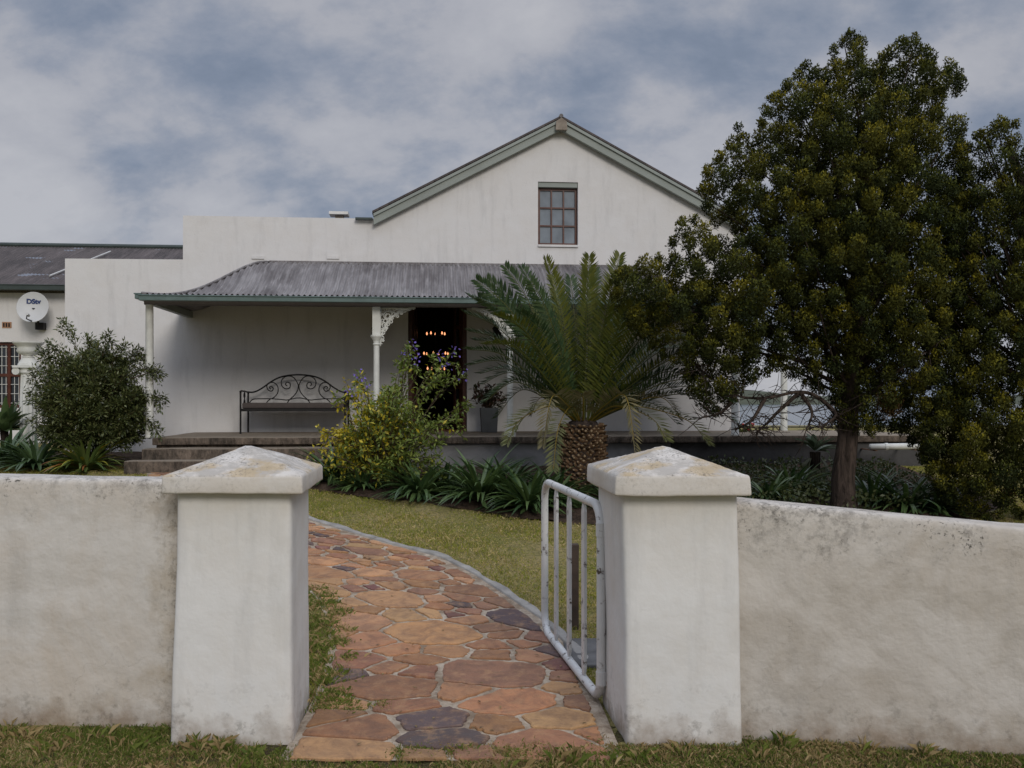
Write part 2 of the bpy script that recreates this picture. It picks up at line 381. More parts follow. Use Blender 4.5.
# ------------------------------------------------------------------ mesh helpers
class MB:
    def __init__(s): s.v, s.f = [], []
    def add(s, V, Fc):
        k = len(s.v); s.v += [tuple(p) for p in V]; s.f += [tuple(i + k for i in f) for f in Fc]; return s
    def box(s, x0, x1, y0, y1, z0, z1):
        V = [(x, y, z) for z in (z0, z1) for y in (y0, y1) for x in (x0, x1)]
        return s.add(V, [(0, 2, 3, 1), (4, 5, 7, 6), (0, 1, 5, 4), (2, 6, 7, 3), (0, 4, 6, 2), (1, 3, 7, 5)])
    def tube(s, pts, r, n=8, caps=True):
        P = [Vector(p) for p in pts]; m = len(P)
        if isinstance(r, (int, float)): r = [r] * m
        V, Fc = [], []
        up = None
        for i in range(m):
            t = (P[min(i + 1, m - 1)] - P[max(i - 1, 0)])
            if t.length < 1e-9: t = Vector((0, 0, 1))
            t.normalize()
            if up is None:
                a = Vector((0, 0, 1)) if abs(t.z) < 0.9 else Vector((1, 0, 0))
                up = (a - t * a.dot(t)).normalized()
            else:
                up = up - t * up.dot(t)
                up = up.normalized() if up.length > 1e-6 else t.orthogonal().normalized()
            sd = t.cross(up)
            for k in range(n):
                a = 2 * math.pi * k / n
                V.append(P[i] + (up * math.cos(a) + sd * math.sin(a)) * r[i])
        for i in range(m - 1):
            for k in range(n):
                k2 = (k + 1) % n
                Fc.append((i * n + k, i * n + k2, (i + 1) * n + k2, (i + 1) * n + k))
        if caps:
            Fc.append(tuple(range(n))[::-1]); Fc.append(tuple((m - 1) * n + k for k in range(n)))
        return s.add(V, Fc)
    def lathe(s, cx, cy, prof, n=24, flute=0, famp=0.0):
        V, Fc = [], []
        for r, z in prof:
            for k in range(n):
                a = 2 * math.pi * k / n
                rr = r * (1 - famp * (0.5 + 0.5 * math.cos(a * flute))) if flute else r
                V.append((cx + rr * math.cos(a), cy + rr * math.sin(a), z))
        for i in range(len(prof) - 1):
            for k in range(n):
                k2 = (k + 1) % n
                Fc.append((i * n + k, i * n + k2, (i + 1) * n + k2, (i + 1) * n + k))
        Fc.append(tuple(range(n))[::-1]); Fc.append(tuple((len(prof) - 1) * n + k for k in range(n)))
        return s.add(V, Fc)
    def panel(s, outline, holes, d0, d1):
        """a slab in the u-z plane between depths d0 and d1, with holes"""
        loops = [outline] + holes
        flat = [p for lp in loops for p in lp]
        tri = tessellate_polygon([[Vector((p[0], p[1], 0)) for p in lp] for lp in loops])
        n = len(flat)
        V = [(p[0], d0, p[1]) for p in flat] + [(p[0], d1, p[1]) for p in flat]
        Fc = [tuple(t) for t in tri] + [tuple(i + n for i in t[::-1]) for t in tri]
        k = 0
        for lp in loops:
            m = len(lp)
            for i in range(m):
                a, b = k + i, k + (i + 1) % m
                Fc.append((a, b, b + n, a + n))
            k += m
        return s.add(V, Fc)

def props(o, label=None, cat=None, group=None, kind=None):
    if label: o['label'] = label
    if cat: o['category'] = cat
    if group: o['group'] = group
    if kind: o['kind'] = kind
    return o
def place(o, origin, frame):
    if frame == 'H':
        o.location = hw(*origin); o.rotation_euler = (0, 0, TH)
    else:
        o.location = origin
def thing(name, label, cat, origin=(0, 0, 0), frame='W', group=None):
    o = bpy.data.objects.new(name, None); COL.objects.link(o)
    o.empty_display_size = 0.2
    place(o, origin, frame); ORG[o.name] = tuple(origin)
    return props(o, label, cat, group)
def finish(me, name, mat, parent, origin, frame, bevel, smooth, fixn=False):
    if fixn:
        bm = bmesh.new(); bm.from_mesh(me); bmesh.ops.recalc_face_normals(bm, faces=bm.faces); bm.to_mesh(me); bm.free()
    o = bpy.data.objects.new(name, me); COL.objects.link(o)
    me.materials.append(M[mat] if isinstance(mat, str) else mat)
    if parent is not None:
        o.parent = parent; ORG[o.name] = ORG[parent.name]
    else:
        place(o, origin, frame); ORG[o.name] = tuple(origin)
    if smooth: me.polygons.foreach_set('use_smooth', [True] * len(me.polygons))
    if bevel:
        b = o.modifiers.new('edge', 'BEVEL'); b.width = bevel; b.segments = 2; b.limit_method = 'ANGLE'; b.angle_limit = R(40)
    return o
def obj(name, mb, mat, parent=None, origin=(0, 0, 0), frame='W', bevel=0, smooth=False):
    og = ORG[parent.name] if parent is not None else origin
    me = bpy.data.meshes.new(name)
    me.from_pydata([(p[0] - og[0], p[1] - og[1], p[2] - og[2]) for p in mb.v], [], mb.f)
    me.update()
    return finish(me, name, mat, parent, origin, frame, bevel, smooth, True)
def nobj(name, V, Q, C, mat, parent=None, origin=(0, 0, 0), smooth=False):
    """fast mesh of equal-sized faces with one colour each"""
    og = np.array(ORG[parent.name] if parent is not None else origin)
    V = np.asarray(V, float) - og; Q = np.asarray(Q, np.int64)
    k = Q.shape[1]
    me = bpy.data.meshes.new(name)
    me.vertices.add(len(V)); me.vertices.foreach_set('co', V.astype(np.float32).ravel())
    me.loops.add(Q.size); me.loops.foreach_set('vertex_index', Q.ravel().astype(np.int32))
    me.polygons.add(len(Q)); me.polygons.foreach_set('loop_start', (np.arange(len(Q)) * k).astype(np.int32))
    try: me.polygons.foreach_set('loop_total', np.full(len(Q), k, np.int32))
    except Exception: pass
    me.update(calc_edges=True)
    if C is not None:
        a = me.color_attributes.new('Col', 'FLOAT_COLOR', 'CORNER')
        cc = np.ones((Q.size, 4), np.float32); cc[:, :3] = np.repeat(np.asarray(C, float), k, 0)
        a.data.foreach_set('color', cc.ravel())
    return finish(me, name, mat, parent, origin, 'W', 0, smooth)

def rounded_block(c8, r, step, amp=0.0, freq=2.0, pyr=0.0, seed=0, topfun=None):
    """c8: corners [bottom fl, fr, br, bl, top fl, fr, br, bl]; edges rounded by r, faces gently uneven"""
    c8 = [Vector(c) for c in c8]
    L = [(c8[1] - c8[0]).length, (c8[3] - c8[0]).length, (c8[4] - c8[0]).length]
    ax = []
    for l in L:
        inner = [r + (l - 2 * r) * i / max(1, int(l / step)) for i in range(max(1, int(l / step)) + 1)]
        ax.append([0, r * 0.12, r * 0.45] + inner + [l - r * 0.45, l - r * 0.12, l])
    idx, V, Fc = {}, [], []
    n = [len(a) for a in ax]
    def vid(i, j, k):
        if (i, j, k) in idx: return idx[(i, j, k)]
        p = Vector((ax[0][i], ax[1][j], ax[2][k]))
        q = Vector([min(max(p[t], r), L[t] - r) for t in range(3)])
        dv = p - q
        if dv.length > 1e-9: p = q + dv.normalized() * r
        u, v, w = p.x / L[0], p.y / L[1], p.z / L[2]
        bot = c8[0].lerp(c8[1], u).lerp(c8[3].lerp(c8[2], u), v)
        top = c8[4].lerp(c8[5], u).lerp(c8[7].lerp(c8[6], u), v)
        P = bot.lerp(top, w)
        if pyr and w > 0.5:
            P.z += pyr * min(0.96, 1 - max(abs(2 * u - 1), abs(2 * v - 1))) * (1 if k >= n[2] - 3 else 0)
        if amp:
            nv = noise.noise_vector(P * freq + Vector((seed, 0, 0)))
            n2 = noise.noise_vector(P * freq * 4 + Vector((seed, 5, 0)))
            P += nv * amp + n2 * amp * 0.3
        if topfun and w > 0.5: P.z += topfun(P) * (w - 0.5) * 2
        idx[(i, j, k)] = len(V); V.append(P); return idx[(i, j, k)]
    for i in range(n[0] - 1):
        for j in range(n[1] - 1):
            Fc.append((vid(i, j, 0), vid(i, j + 1, 0), vid(i + 1, j + 1, 0), vid(i + 1, j, 0)))
            k = n[2] - 1; Fc.append((vid(i, j, k), vid(i + 1, j, k), vid(i + 1, j + 1, k), vid(i, j + 1, k)))
    for i in range(n[0] - 1):
        for k in range(n[2] - 1):
            Fc.append((vid(i, 0, k), vid(i + 1, 0, k), vid(i + 1, 0, k + 1), vid(i, 0, k + 1)))
            j = n[1] - 1; Fc.append((vid(i, j, k), vid(i, j, k + 1), vid(i + 1, j, k + 1), vid(i + 1, j, k)))
    for j in range(n[1] - 1):
        for k in range(n[2] - 1):
            Fc.append((vid(0, j, k), vid(0, j, k + 1), vid(0, j + 1, k + 1), vid(0, j + 1, k)))
            i = n[0] - 1; Fc.append((vid(i, j, k), vid(i, j + 1, k), vid(i, j + 1, k + 1), vid(i, j, k + 1)))
    mb = MB(); mb.add(V, Fc); return mb
def blk(x0, x1, y0, y1, z0, z1, r=0.01, step=0.3, amp=0.0, freq=2.0, seed=0):
    return rounded_block([(x0, y0, z0), (x1, y0, z0), (x1, y1, z0), (x0, y1, z0), (x0, y0, z1), (x1, y0, z1), (x1, y1, z1), (x0, y1, z1)], r, step, amp, freq, 0, seed)
def smooth_line(pts, k=6):
    P = [Vector(p) for p in pts]; o = []
    for i in range(len(P) - 1):
        a, b, c, d = P[max(i - 1, 0)], P[i], P[i + 1], P[min(i + 2, len(P) - 1)]
        for j in range(k):
            t = j / k
            o.append(0.5 * ((2 * b) + (c - a) * t + (2 * a - 5 * b + 4 * c - d) * t * t + (3 * b - a - 3 * c + d) * t ** 3))
    o.append(P[-1]); return o

# ---- numpy foliage
def unit(v): return v / np.maximum(np.linalg.norm(v, axis=-1, keepdims=True), 1e-9)
def leaves(P, D, Ln, Wd, up=None, fold=0.25):
    """pointed folded leaves: base P, direction D, length, width -> verts, tri faces pairs as quads"""
    n = len(P); D = unit(D)
    if up is None: up = unit(RNG.normal(size=(n, 3)))
    sd = unit(np.cross(D, up)); nr = np.cross(sd, D)
    Ln = np.broadcast_to(np.asarray(Ln, float), (n,))[:, None]; Wd = np.broadcast_to(np.asarray(Wd, float), (n,))[:, None]
    a = P; b = P + D * Ln * 0.45 + sd * Wd * 0.5 + nr * Wd * fold
    c = P + D * Ln; d = P + D * Ln * 0.45 - sd * Wd * 0.5 + nr * Wd * fold
    V = np.stack([a, b, c, d], 1).reshape(-1, 3)
    Q = np.arange(n * 4).reshape(n, 4)
    return V, Q
def join(parts):
    Vs, Qs, Cs, k = [], [], [], 0
    for V, Q, C in parts:
        Vs.append(V); Qs.append(Q + k); Cs.append(C); k += len(V)
    return np.concatenate(Vs), np.concatenate(Qs), np.concatenate(Cs)
def ribbon(path, widths, side, fold=0.3):
    """path (m,3), a V-folded ribbon of quads (two per segment)"""
    m = len(path); t = np.gradient(path, axis=0); t = unit(t)
    sd = unit(np.broadcast_to(side, t.shape) - t * np.sum(t * side, -1, keepdims=True)); nr = unit(np.cross(sd, t))
    nr = np.where(nr[:, 2:3] < 0, -nr, nr)
    w = np.asarray(widths)[:, None]
    Lf = path - sd * w * 0.5 + nr * w * fold; Rt = path + sd * w * 0.5 + nr * w * fold
    V = np.stack([Lf, path, Rt], 1).reshape(-1, 3)
    Q = []
    for i in range(m - 1):
        a = i * 3
        Q += [(a, a + 1, a + 4, a + 3), (a + 1, a + 2, a + 5, a + 4)]
    return V, np.array(Q)
def lerpc(a, b, t): return np.asarray(a)[None] * (1 - t[:, None]) + np.asarray(b)[None] * t[:, None]

# ================================================================== SETTING
def sheet(name, xs, ys, zf, mat, kind='structure'):
    X, Y = np.meshgrid(xs, ys); Z = zf(X, Y)
    V = np.stack([X, Y, Z], -1).reshape(-1, 3); nx, ny = len(xs), len(ys)
    I = np.arange(nx * ny).reshape(ny, nx)
    Q = np.stack([I[:-1, :-1], I[:-1, 1:], I[1:, 1:], I[1:, :-1]], -1).reshape(-1, 4)
    o = nobj(name, V, Q, None, mat, smooth=True); props(o, kind=kind); return o
xs = np.concatenate([-np.geomspace(3000, 14, 16), np.linspace(-13, 13, 105), np.geomspace(14, 3000, 16)])
ys = np.concatenate([-np.geomspace(3000, 3, 14), np.linspace(-2, 26, 160), np.linspace(27, 80, 40), np.geomspace(85, 4000, 12)])
def gz(X, Y):
    h = ter(X, Y)
    nz = 0.012 * np.sin(X * 2.1 + 0.6) * np.sin(Y * 1.7) + 0.008 * np.sin(X * 5.3 + Y * 3.1)
    return h + nz * ((Y > 3) & (Y < 26)) - 0.012
sheet('lawn_ground', xs, ys, gz, 'lawn')
sheet('river_water', np.linspace(-3500, 3500, 8), np.linspace(48, 3900, 8), lambda X, Y: X * 0 - 11.0, 'water')
hx = np.linspace(-3400, 3400, 160); hy = np.linspace(2500, 3600, 10)
def hillz(X, Y):
    t = (Y - 2500) / 1100
    return -12 + np.sin(np.pi * np.clip(t, 0, 1)) * (34 + 16 * np.sin(X / 310.) + 9 * np.sin(X / 97. + 1) + 4 * np.sin(X / 31.))
sheet('far_hills', hx, hy, hillz, 'hill')

# ---- path
PY = [3.98, 4.65, 5.2, 5.7, 6.37, 6.94, 7.5, 8.03, 8.52, 9.03, 9.54, 10.6, 12.25]
PRx = [0.50, 0.47, 0.43, 0.38, 0.205, -0.05, -0.317, -0.64, -1.18, -1.68, -2.17, -2.85, -3.2]
PLx = [-1.0, -1.02, -1.06, -1.13, -1.28, -1.5, -1.85, -2.25, -2.75, -3.25, -3.75, -4.4, -4.9]
def pr(y): return np.interp(y, PY, PRx)
def pl(y): return np.interp(y, PY, PLx)
def in_path(x, y, m=0.0): return (y > PY[0]) & (y < PY[-1]) & (x < pr(y) + m) & (x > pl(y) - m)
def pathw(s, t): return pl(s) * (1 - t / 1.5) + pr(s) * (t / 1.5), s
yy = np.linspace(PY[0], PY[-1], 90); Vm = []
for y in yy:
    for t in np.linspace(-0.02, 1.0, 9):
        x = pl(y) * (1 - t) + (pr(y)) * t
        Vm.append((x, y, tz(x, y) + 0.006))
I = np.arange(len(Vm)).reshape(90, 9)
Q = np.stack([I[:-1, :-1], I[:-1, 1:], I[1:, 1:], I[1:, :-1]], -1).reshape(-1, 4)
props(nobj('path_mortar', np.array(Vm), Q, None, 'mortar', smooth=True), kind='structure')

SITES = []
rs = random.Random(5)
tries = 0
while tries < 7000:
    tries += 1
    s = rs.uniform(PY[0], PY[-1]); t = rs.uniform(0, 1.5)
    sp = 0.48 if s < 6.4 else (0.35 if s < 7.6 else 0.23)
    sp *= rs.choice((0.36, 0.6, 0.95, 1.15, 1.4))
    if all(((s - a) * 1.22) ** 2 + (t - b) ** 2 > ((sp + c) / 2) ** 2 for a, b, c in SITES): SITES.append((s, t, sp))
pal = [(0.30, 0.15, 0.072), (0.35, 0.185, 0.09), (0.27, 0.135, 0.07), (0.37, 0.21, 0.105), (0.235, 0.115, 0.065), (0.19, 0.098, 0.062), (0.31, 0.17, 0.085),
       (0.165, 0.075, 0.062), (0.085, 0.062, 0.062), (0.29, 0.15, 0.072), (0.26, 0.13, 0.07), (0.22, 0.115, 0.07), (0.33, 0.18, 0.09), (0.28, 0.15, 0.08)]
class CMB(MB):
    def __init__(s): super().__init__(); s.c = []
def clip(poly, n, c):
    o = []
    for i in range(len(poly)):
        a, b = poly[i], poly[(i + 1) % len(poly)]
        da = a[0] * n[0] + a[1] * n[1] - c; db = b[0] * n[0] + b[1] * n[1] - c
        if da <= 0: o.append(a)
        if (da < 0 < db) or (db < 0 < da):
            k = da / (da - db); o.append((a[0] + (b[0] - a[0]) * k, a[1] + (b[1] - a[1]) * k))
    return o
SM = CMB()
for s, t, sp in SITES:
    g = rs.uniform(0.011, 0.024)
    poly = [(PY[0] + 0.0, 0.015), (PY[-1], 0.015), (PY[-1], 1.43), (PY[0], 1.43)]
    for a, b, sp2 in SITES:
        if a == s and b == t: continue
        dx_, dy_ = a - s, b - t
        dd = math.hypot(dx_ * 1.22, dy_)
        if dd > 1.1: continue
        # anisotropic power bisector
        n_ = (dx_ * 1.22 ** 2, dy_); ln = math.hypot(*n_); n_ = (n_[0] / ln, n_[1] / ln)
        wgt = 0.5 + 0.30 * (sp - sp2) / (sp + sp2)
        mx, my = s + dx_ * wgt, t + dy_ * wgt
        poly = clip(poly, n_, n_[0] * mx + n_[1] * my - g)
        if len(poly) < 3: break
    if len(poly) < 3: continue
    ar = abs(sum(poly[i][0] * poly[(i + 1) % len(poly)][1] - poly[(i + 1) % len(poly)][0] * poly[i][1] for i in range(len(poly)))) / 2
    if ar < 0.004: continue
    # soften the corners, roughen the edges
    q = []
    for i in range(len(poly)):
        a, b = poly[i], poly[(i + 1) % len(poly)]
        for k in (0.05, 0.2, 0.35, 0.5, 0.65, 0.8, 0.95):
            am_ = .0085 * min(1, math.hypot(b[0] - a[0], b[1] - a[1]) / .12)
            q.append((a[0] + (b[0] - a[0]) * k + rs.uniform(-am_, am_), a[1] + (b[1] - a[1]) * k + rs.uniform(-am_, am_)))
    cx = sum(p[0] for p in q) / len(q); cy = sum(p[1] for p in q) / len(q)
    h = rs.uniform(0.010, 0.016); tl = (rs.uniform(-.01, .01), rs.uniform(-.01, .01))
    V = []
    for sc, zo in ((1.0, 0.0), (1.0, 0.6), (0.965, 1.0)):
        for p in q:
            ss, t2 = cx + (p[0] - cx) * sc, cy + (p[1] - cy) * sc
            x, y = pathw(ss, t2)
            V.append((x, y, tz(x, y) + 0.004 + zo * (h + tl[0] * (ss - cx) + tl[1] * (t2 - cy))))
    m = len(q); Fc = []
    for L_ in range(2):
        for i in range(m):
            j = (i + 1) % m; Fc.append((L_ * m + i, L_ * m + j, (L_ + 1) * m + j, (L_ + 1) * m + i))
    Fc.append(tuple(2 * m + i for i in range(m)))
    SM.add(V, Fc)
    c = rs.choice(pal); j = rs.uniform(0.95, 1.5)
    SM.c += [(c[0] * j, c[1] * j * rs.uniform(.93, 1.07), c[2] * j)] * len(Fc)
og = (0, 4, 0)
me = bpy.data.meshes.new('path_flagstones')
me.from_pydata([(a, b - 4, c) for a, b, c in SM.v], [], SM.f); me.update()
ca = me.color_attributes.new('Col', 'FLOAT_COLOR', 'CORNER')
buf = np.ones((len(me.loops), 4), np.float32); k = 0
for p, c in zip(me.polygons, SM.c):
    buf[p.loop_start:p.loop_start + p.loop_total, :3] = c
ca.data.foreach_set('color', buf.ravel())
props(finish(me, 'path_flagstones', 'stone', None, og, 'W', 0, False, True), kind='structure')
# kerb along the right side of the path
Vk = []; kys = np.linspace(5.45, 12.2, 120)
for i, y in enumerate(kys):
    x = float(pr(y)); dxy = float(pr(y + 0.05) - pr(y - 0.05)) / 0.1
    nx, ny = 1 / math.hypot(1, dxy), -dxy / math.hypot(1, dxy)
    wob = 0.006 * math.sin(i * .7) + 0.005 * math.sin(i * 0.31)
    for o_, z_ in ((-0.005, -0.02), (0.0, 0.018), (0.008, 0.022), (0.055 + wob * 2.2, 0.022), (0.066 + wob * 2.2, 0.012), (0.072 + wob * 2.2, -0.03)):
        xx, y2 = x + nx * o_, y + ny * o_
        Vk.append((xx, y2, tz(xx, y2) + z_ + 0.003 * math.sin(i * 2.3)))
I = np.arange(len(Vk)).reshape(120, 6)
Q = np.stack([I[:-1, :-1], I[:-1, 1:], I[1:, 1:], I[1:, :-1]], -1).reshape(-1, 4)
props(nobj('path_kerb', np.array(Vk), Q, None, 'kerb', smooth=True), kind='structure')

# ---- garden bed soil
BF = [(-2.9, 11.5), (-2.53, 11.28), (-1.8, 10.75), (-1.06, 10.38), (0.29, 9.5), (1.5, 9.1), (3.2, 9.0), (4.6, 9.3), (5.6, 10.2)]
def bedfront(x): return np.interp(x, [p[0] for p in BF], [p[1] for p in BF])
bx_ = np.linspace(-2.9, 5.6, 80); Vb = []
for i, x in enumerate(bx_):
    f = float(bedfront(x)) + 0.05 * math.sin(i * 0.9) + 0.03 * math.sin(i * 2.3)
    for k in range(12):
        y = f + (13.6 - f) * k / 11
        Vb.append((x, y, tz(x, y) + (0.0 if k == 0 else 0.035) + 0.012 * math.sin(i * 1.3 + k * 2.1)))
I = np.arange(len(Vb)).reshape(80, 12)
Q = np.stack([I[:-1, :-1], I[1:, :-1], I[1:, 1:], I[:-1, 1:]], -1).reshape(-1, 4)
props(nobj('garden_bed_soil', np.array(Vb), Q, None, 'soil', smooth=True), kind='structure')
Vb = []
for i, x in enumerate(np.linspace(-7.9, -5.15, 30)):
    f = 12.55 + 0.06 * math.sin(i * 1.1)
    for k in range(8):
        y = f + 2.0 * k / 7
        Vb.append((x, y, tz(x, y) + (0.0 if k == 0 else 0.03)))
I = np.arange(len(Vb)).reshape(30, 8)
Q = np.stack([I[:-1, :-1], I[1:, :-1], I[1:, 1:], I[:-1, 1:]], -1).reshape(-1, 4)
props(nobj('shrub_bed_soil', np.array(Vb), Q, None, 'soil', smooth=True), kind='structure')

# ================================================================== GATE PIERS AND GARDEN WALLS
K = -0.0878                                    # the piers' sides run back along this slope
def pier(name, label, bl, br, tl, tr, Yb, Yt, dep, side, capc, seed):
    t = thing(name, label, 'gate pier', ((bl + br) / 2, Yb + dep / 2, 0), group='white plastered gate piers')
    z0, z1 = -0.08, 1.185
    c = [(bl, Yb, z0), (br, Yb, z0), (br + K * dep, Yb + dep, z0), (bl + K * dep, Yb + dep, z0),
         (tl, Yt, z1), (tr, Yt, z1), (tr + K * dep, Yt + dep, z1), (tl + K * dep, Yt + dep, z1)]
    obj('shaft', rounded_block(c, 0.03, 0.045, 0.006, 2.2, seed=seed), 'pier', t, smooth=True)
    x0, x1, y0, dp, zb, zt, py = capc
    c = [(x0, y0, zb), (x1, y0, zb), (x1 + K * dp, y0 + dp, zb), (x0 + K * dp, y0 + dp, zb),
         (x0 + 0.004, y0 + 0.004, zt), (x1 - 0.004, y0 + 0.004, zt), (x1 + K * dp, y0 + dp, zt), (x0 + K * dp, y0 + dp, zt)]
    obj('cap', rounded_block(c, 0.012, 0.03, 0.005, 4.5, pyr=py, seed=seed + 3), 'cap', t, smooth=True)
    return t
pier('gate_pier', 'white plastered gate pier left of the path, its lichened pyramid cap stained yellow', -1.595, -1.02, -1.565, -1.03, 4.18, 4.20, 0.60,
     1, (-1.612, -0.955, 4.12, 0.74, 1.168, 1.252, 0.125), 1)
pier('gate_pier', 'white plastered gate pier carrying the open metal gate, cap speckled grey', 0.535, 1.08, 0.512, 1.055, 4.17, 4.19, 0.62,
     -1, (0.468, 1.092, 4.10, 0.74, 1.160, 1.254, 0.122), 9)
def gwall(name, label, x0, y0, x1, y1, h0, h1, th, mat, seed):
    c = [(x0, y0, -0.1), (x1, y1, -0.1), (x1, y1 + th, -0.1), (x0, y0 + th, -0.1), (x0, y0, h0), (x1, y1, h1), (x1, y1 + th, h1), (x0, y0 + th, h0)]
    o = obj(name, rounded_block(c, 0.035, 0.06, 0.010, 1.7, seed=seed), mat, None, ((x0 + x1) / 2, (y0 + y1) / 2, 0), smooth=True)
    return props(o, label, 'garden wall')
gwall('garden_wall', 'low whitewashed garden wall running left from the pier below the shrub, top nearly level', -4.6, 4.42, -1.56, 4.42, 1.25, 1.205, 0.24, 'wallL', 21)
gwall('garden_wall', 'low garden wall right of the gate, its sloping top pocked with black mould', 1.035, 4.27, 4.4, 3.66, 1.125, 0.865, 0.24, 'wallR', 33)

# ================================================================== GATE
def gate():
    hx_, hy_ = 0.462, 4.66; fx, fy = 0.222, 6.10
    t = thing('garden_gate', 'open white tubular metal gate with flat upright bars, chipped paint', 'gate', (hx_, hy_, 0))
    D = Vector((fx - hx_, fy - hy_, 0)); ln = D.length; D.normalize()
    zb, zt, rc = 0.045, 1.05, 0.13
    def P(a, z): return Vector((hx_, hy_, z)) + D * a
    pts = []
    for cx_, cz_, a0 in ((rc, zb + rc, 180), (ln - rc, zb + rc, 270), (ln - rc, zt - rc, 0), (rc, zt - rc, 90)):
        for k in range(9):
            a = R(a0 + 90 * k / 8)
            pts.append(P(cx_ + rc * math.cos(a), cz_ + rc * math.sin(a)))
    # order: start at hinge side going down, along the bottom, up, back along the top
    pts.append(pts[0])
    obj('frame', MB().tube(pts, 0.0245, 12, False), 'gate', t, smooth=True)
    for a in (0.25, 0.5, 0.75):
        m = MB(); c = P(ln * a, 0); nrm = Vector((-D.y, D.x, 0))
        V, Fc = [], []
        for z, w, th in ((zb + 0.0, 0.010, .006), (zb + 0.07, 0.032, .009), (zt - 0.07, 0.032, .009), (zt, 0.010, .006)):
            for sx, sy in ((-1, -1), (1, -1), (1, 1), (-1, 1)):
                V.append(c + D * w * sx + nrm * th * sy + Vector((0, 0, z)))
        for i in range(3):
            for k in range(4): Fc.append((i * 4 + k, i * 4 + (k + 1) % 4, i * 4 + 4 + (k + 1) % 4, i * 4 + 4 + k))
        m.add(V, Fc); obj('bar', m, 'gate', t, bevel=0.003)
    for z in (0.16, 0.93):
        m = MB(); m.tube([P(0, z - 0.035), P(0, z + 0.035)], 0.028, 12)
        hg = obj('hinge', m, 'gate', t)
        m = MB(); m.tube([P(0, z - 0.02), P(0, z - 0.02) + Vector((0.06, -0.01, 0))], 0.012, 8)
        m.box(hx_ + 0.045, hx_ + 0.056, hy_ - 0.045, hy_ + 0.03, z - 0.075, z + 0.05)
        obj('pintle', m, 'rust', hg)
gate()
m = blk(0.392, 0.462, 6.22, 6.29, -0.1, 0.60, 0.006, 0.1, 0.002, 9)
g0 = tz(0.43, 6.25)
props(obj('gate_stop_post', m, 'wood', None, (0.43, 6.25, g0), smooth=False), 'short dark weathered timber post on the lawn behind the gate bars', 'post')
V = blk(0.33, 0.62, 5.35, 5.95, -0.05, 0.028, 0.012, 0.1, 0.004, 6)
props(obj('cement_pad', V, 'padcement', None, (0.47, 5.6, 0)), 'rough grey cement pad beside the path under the gate', 'slab')

# ================================================================== TERRACE AND STEPS
DF = -2.22
FL = 1.072                                       # veranda floor height
uTl = HU(152, DF); uTr = HU(928, DF)
ter_t = thing('terrace', 'raised veranda terrace with grey stained retaining wall and worn slab edge', 'terrace', ((uTl + uTr) / 2, DF, 0.6), 'H')
uS = HU(398, DF)
obj('slab', blk(uTl, uTr, DF, -0.004, FL - 0.10, FL, 0.012, 0.5, 0.004, 3), 'stepstone', ter_t, smooth=True)
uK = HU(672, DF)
obj('retaining_wall', blk(uK + .002, uTr - 0.05, DF + 0.06, DF + 0.30, 0.2, FL - 0.101, 0.01, 0.4, 0.006, 2), 'shadewall', ter_t, smooth=True)
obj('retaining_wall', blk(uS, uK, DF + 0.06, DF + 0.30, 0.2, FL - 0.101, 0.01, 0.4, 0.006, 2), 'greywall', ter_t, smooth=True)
obj('retaining_wall', blk(uTl + 0.04, uS - 0.002, DF + 0.07, DF + 0.30, 0.2, FL - 0.101, 0.01, 0.4, 0.006, 2), 'stepstone', ter_t, smooth=True)
obj('end_wall', blk(uTl + 0.05, uTl + 0.25, DF + 0.302, -0.01, 0.2, FL - 0.101, 0.01, 0.4, 0.004), 'greywall', ter_t, smooth=True)
obj('end_wall', blk(uTr - 0.25, uTr - 0.06, DF + 0.302, 1.2, 0.2, FL - 0.101, 0.01, 0.4, 0.004), 'greywall', ter_t, smooth=True)
us1 = HU(345, DF - 0.3)
obj('step', blk(HU(142, DF - .3), us1, DF - 0.32, DF + 0.069, 0.3, 0.935, 0.014, 0.2, 0.008, 3, 4), 'stepstone', ter_t, smooth=True)
obj('step', blk(HU(124, DF - .62), us1 + 0.12, DF - 0.64, DF - 0.321, 0.3, 0.79, 0.014, 0.2, 0.008, 3, 7), 'stepstone', ter_t, smooth=True)

# ================================================================== HOUSE
uA = HU(65); uB = HU(183); uC = HU(374); uAp = HU(560); uD = uAp + (uAp - uC)
zA = 3.90; zB = 4.62; zC = HZ(374, 222); zAp = HZ(560, 128)
house = thing('farmhouse', 'whitewashed gabled farmhouse with stepped parapet and corrugated iron veranda', 'house', ((uA + uD) / 2, 0, 0.6), 'H')
dl, dr, dt = HU(408), HU(467), FL + 2.55
wl0, wl1, wz0, wz1 = HU(538), HU(578), HZ(558, 245), HZ(558, 182)
outline = [(uA, 0.3), (uD, 0.3), (uD, zC - 0.02), (uAp, zAp), (uC, zC - 0.02), (uC - 0.001, zB + 0.002), (uB, zB), (uB - 0.001, zA), (uA, zA - 0.01)]
T_ = 0.38
m = MB(); m.panel(outline, [[(dl, FL), (dr, FL), (dr, dt), (dl, dt)], [(wl0, wz0), (wl1, wz0), (wl1, wz1), (wl0, wz1)]], 0, T_)
obj('front_wall', m, 'housewall', house)
dB = 11.0
m = MB(); m.box(uA, uA + 0.3, T_ + .001, 3.6, 0.3, zA - 0.02); m.box(uA + .302, uB + .3, 3.3, 3.6, .3, zA - 0.02); obj('side_wall', m, 'housewall', house)
m = MB(); m.box(uB, uB + 0.3, T_ + .001, dB, 0.31, zB - 0.01); obj('side_wall', m, 'housewall', house)
m = MB(); m.box(uD - 0.3, uD, T_ + .001, dB, 0.3, zC - 0.03); obj('side_wall', m, 'housewall', house)
m = MB(); m.box(uB + .301, uC + .3, dB - .3, dB - .001, 0.3, zB - .03)
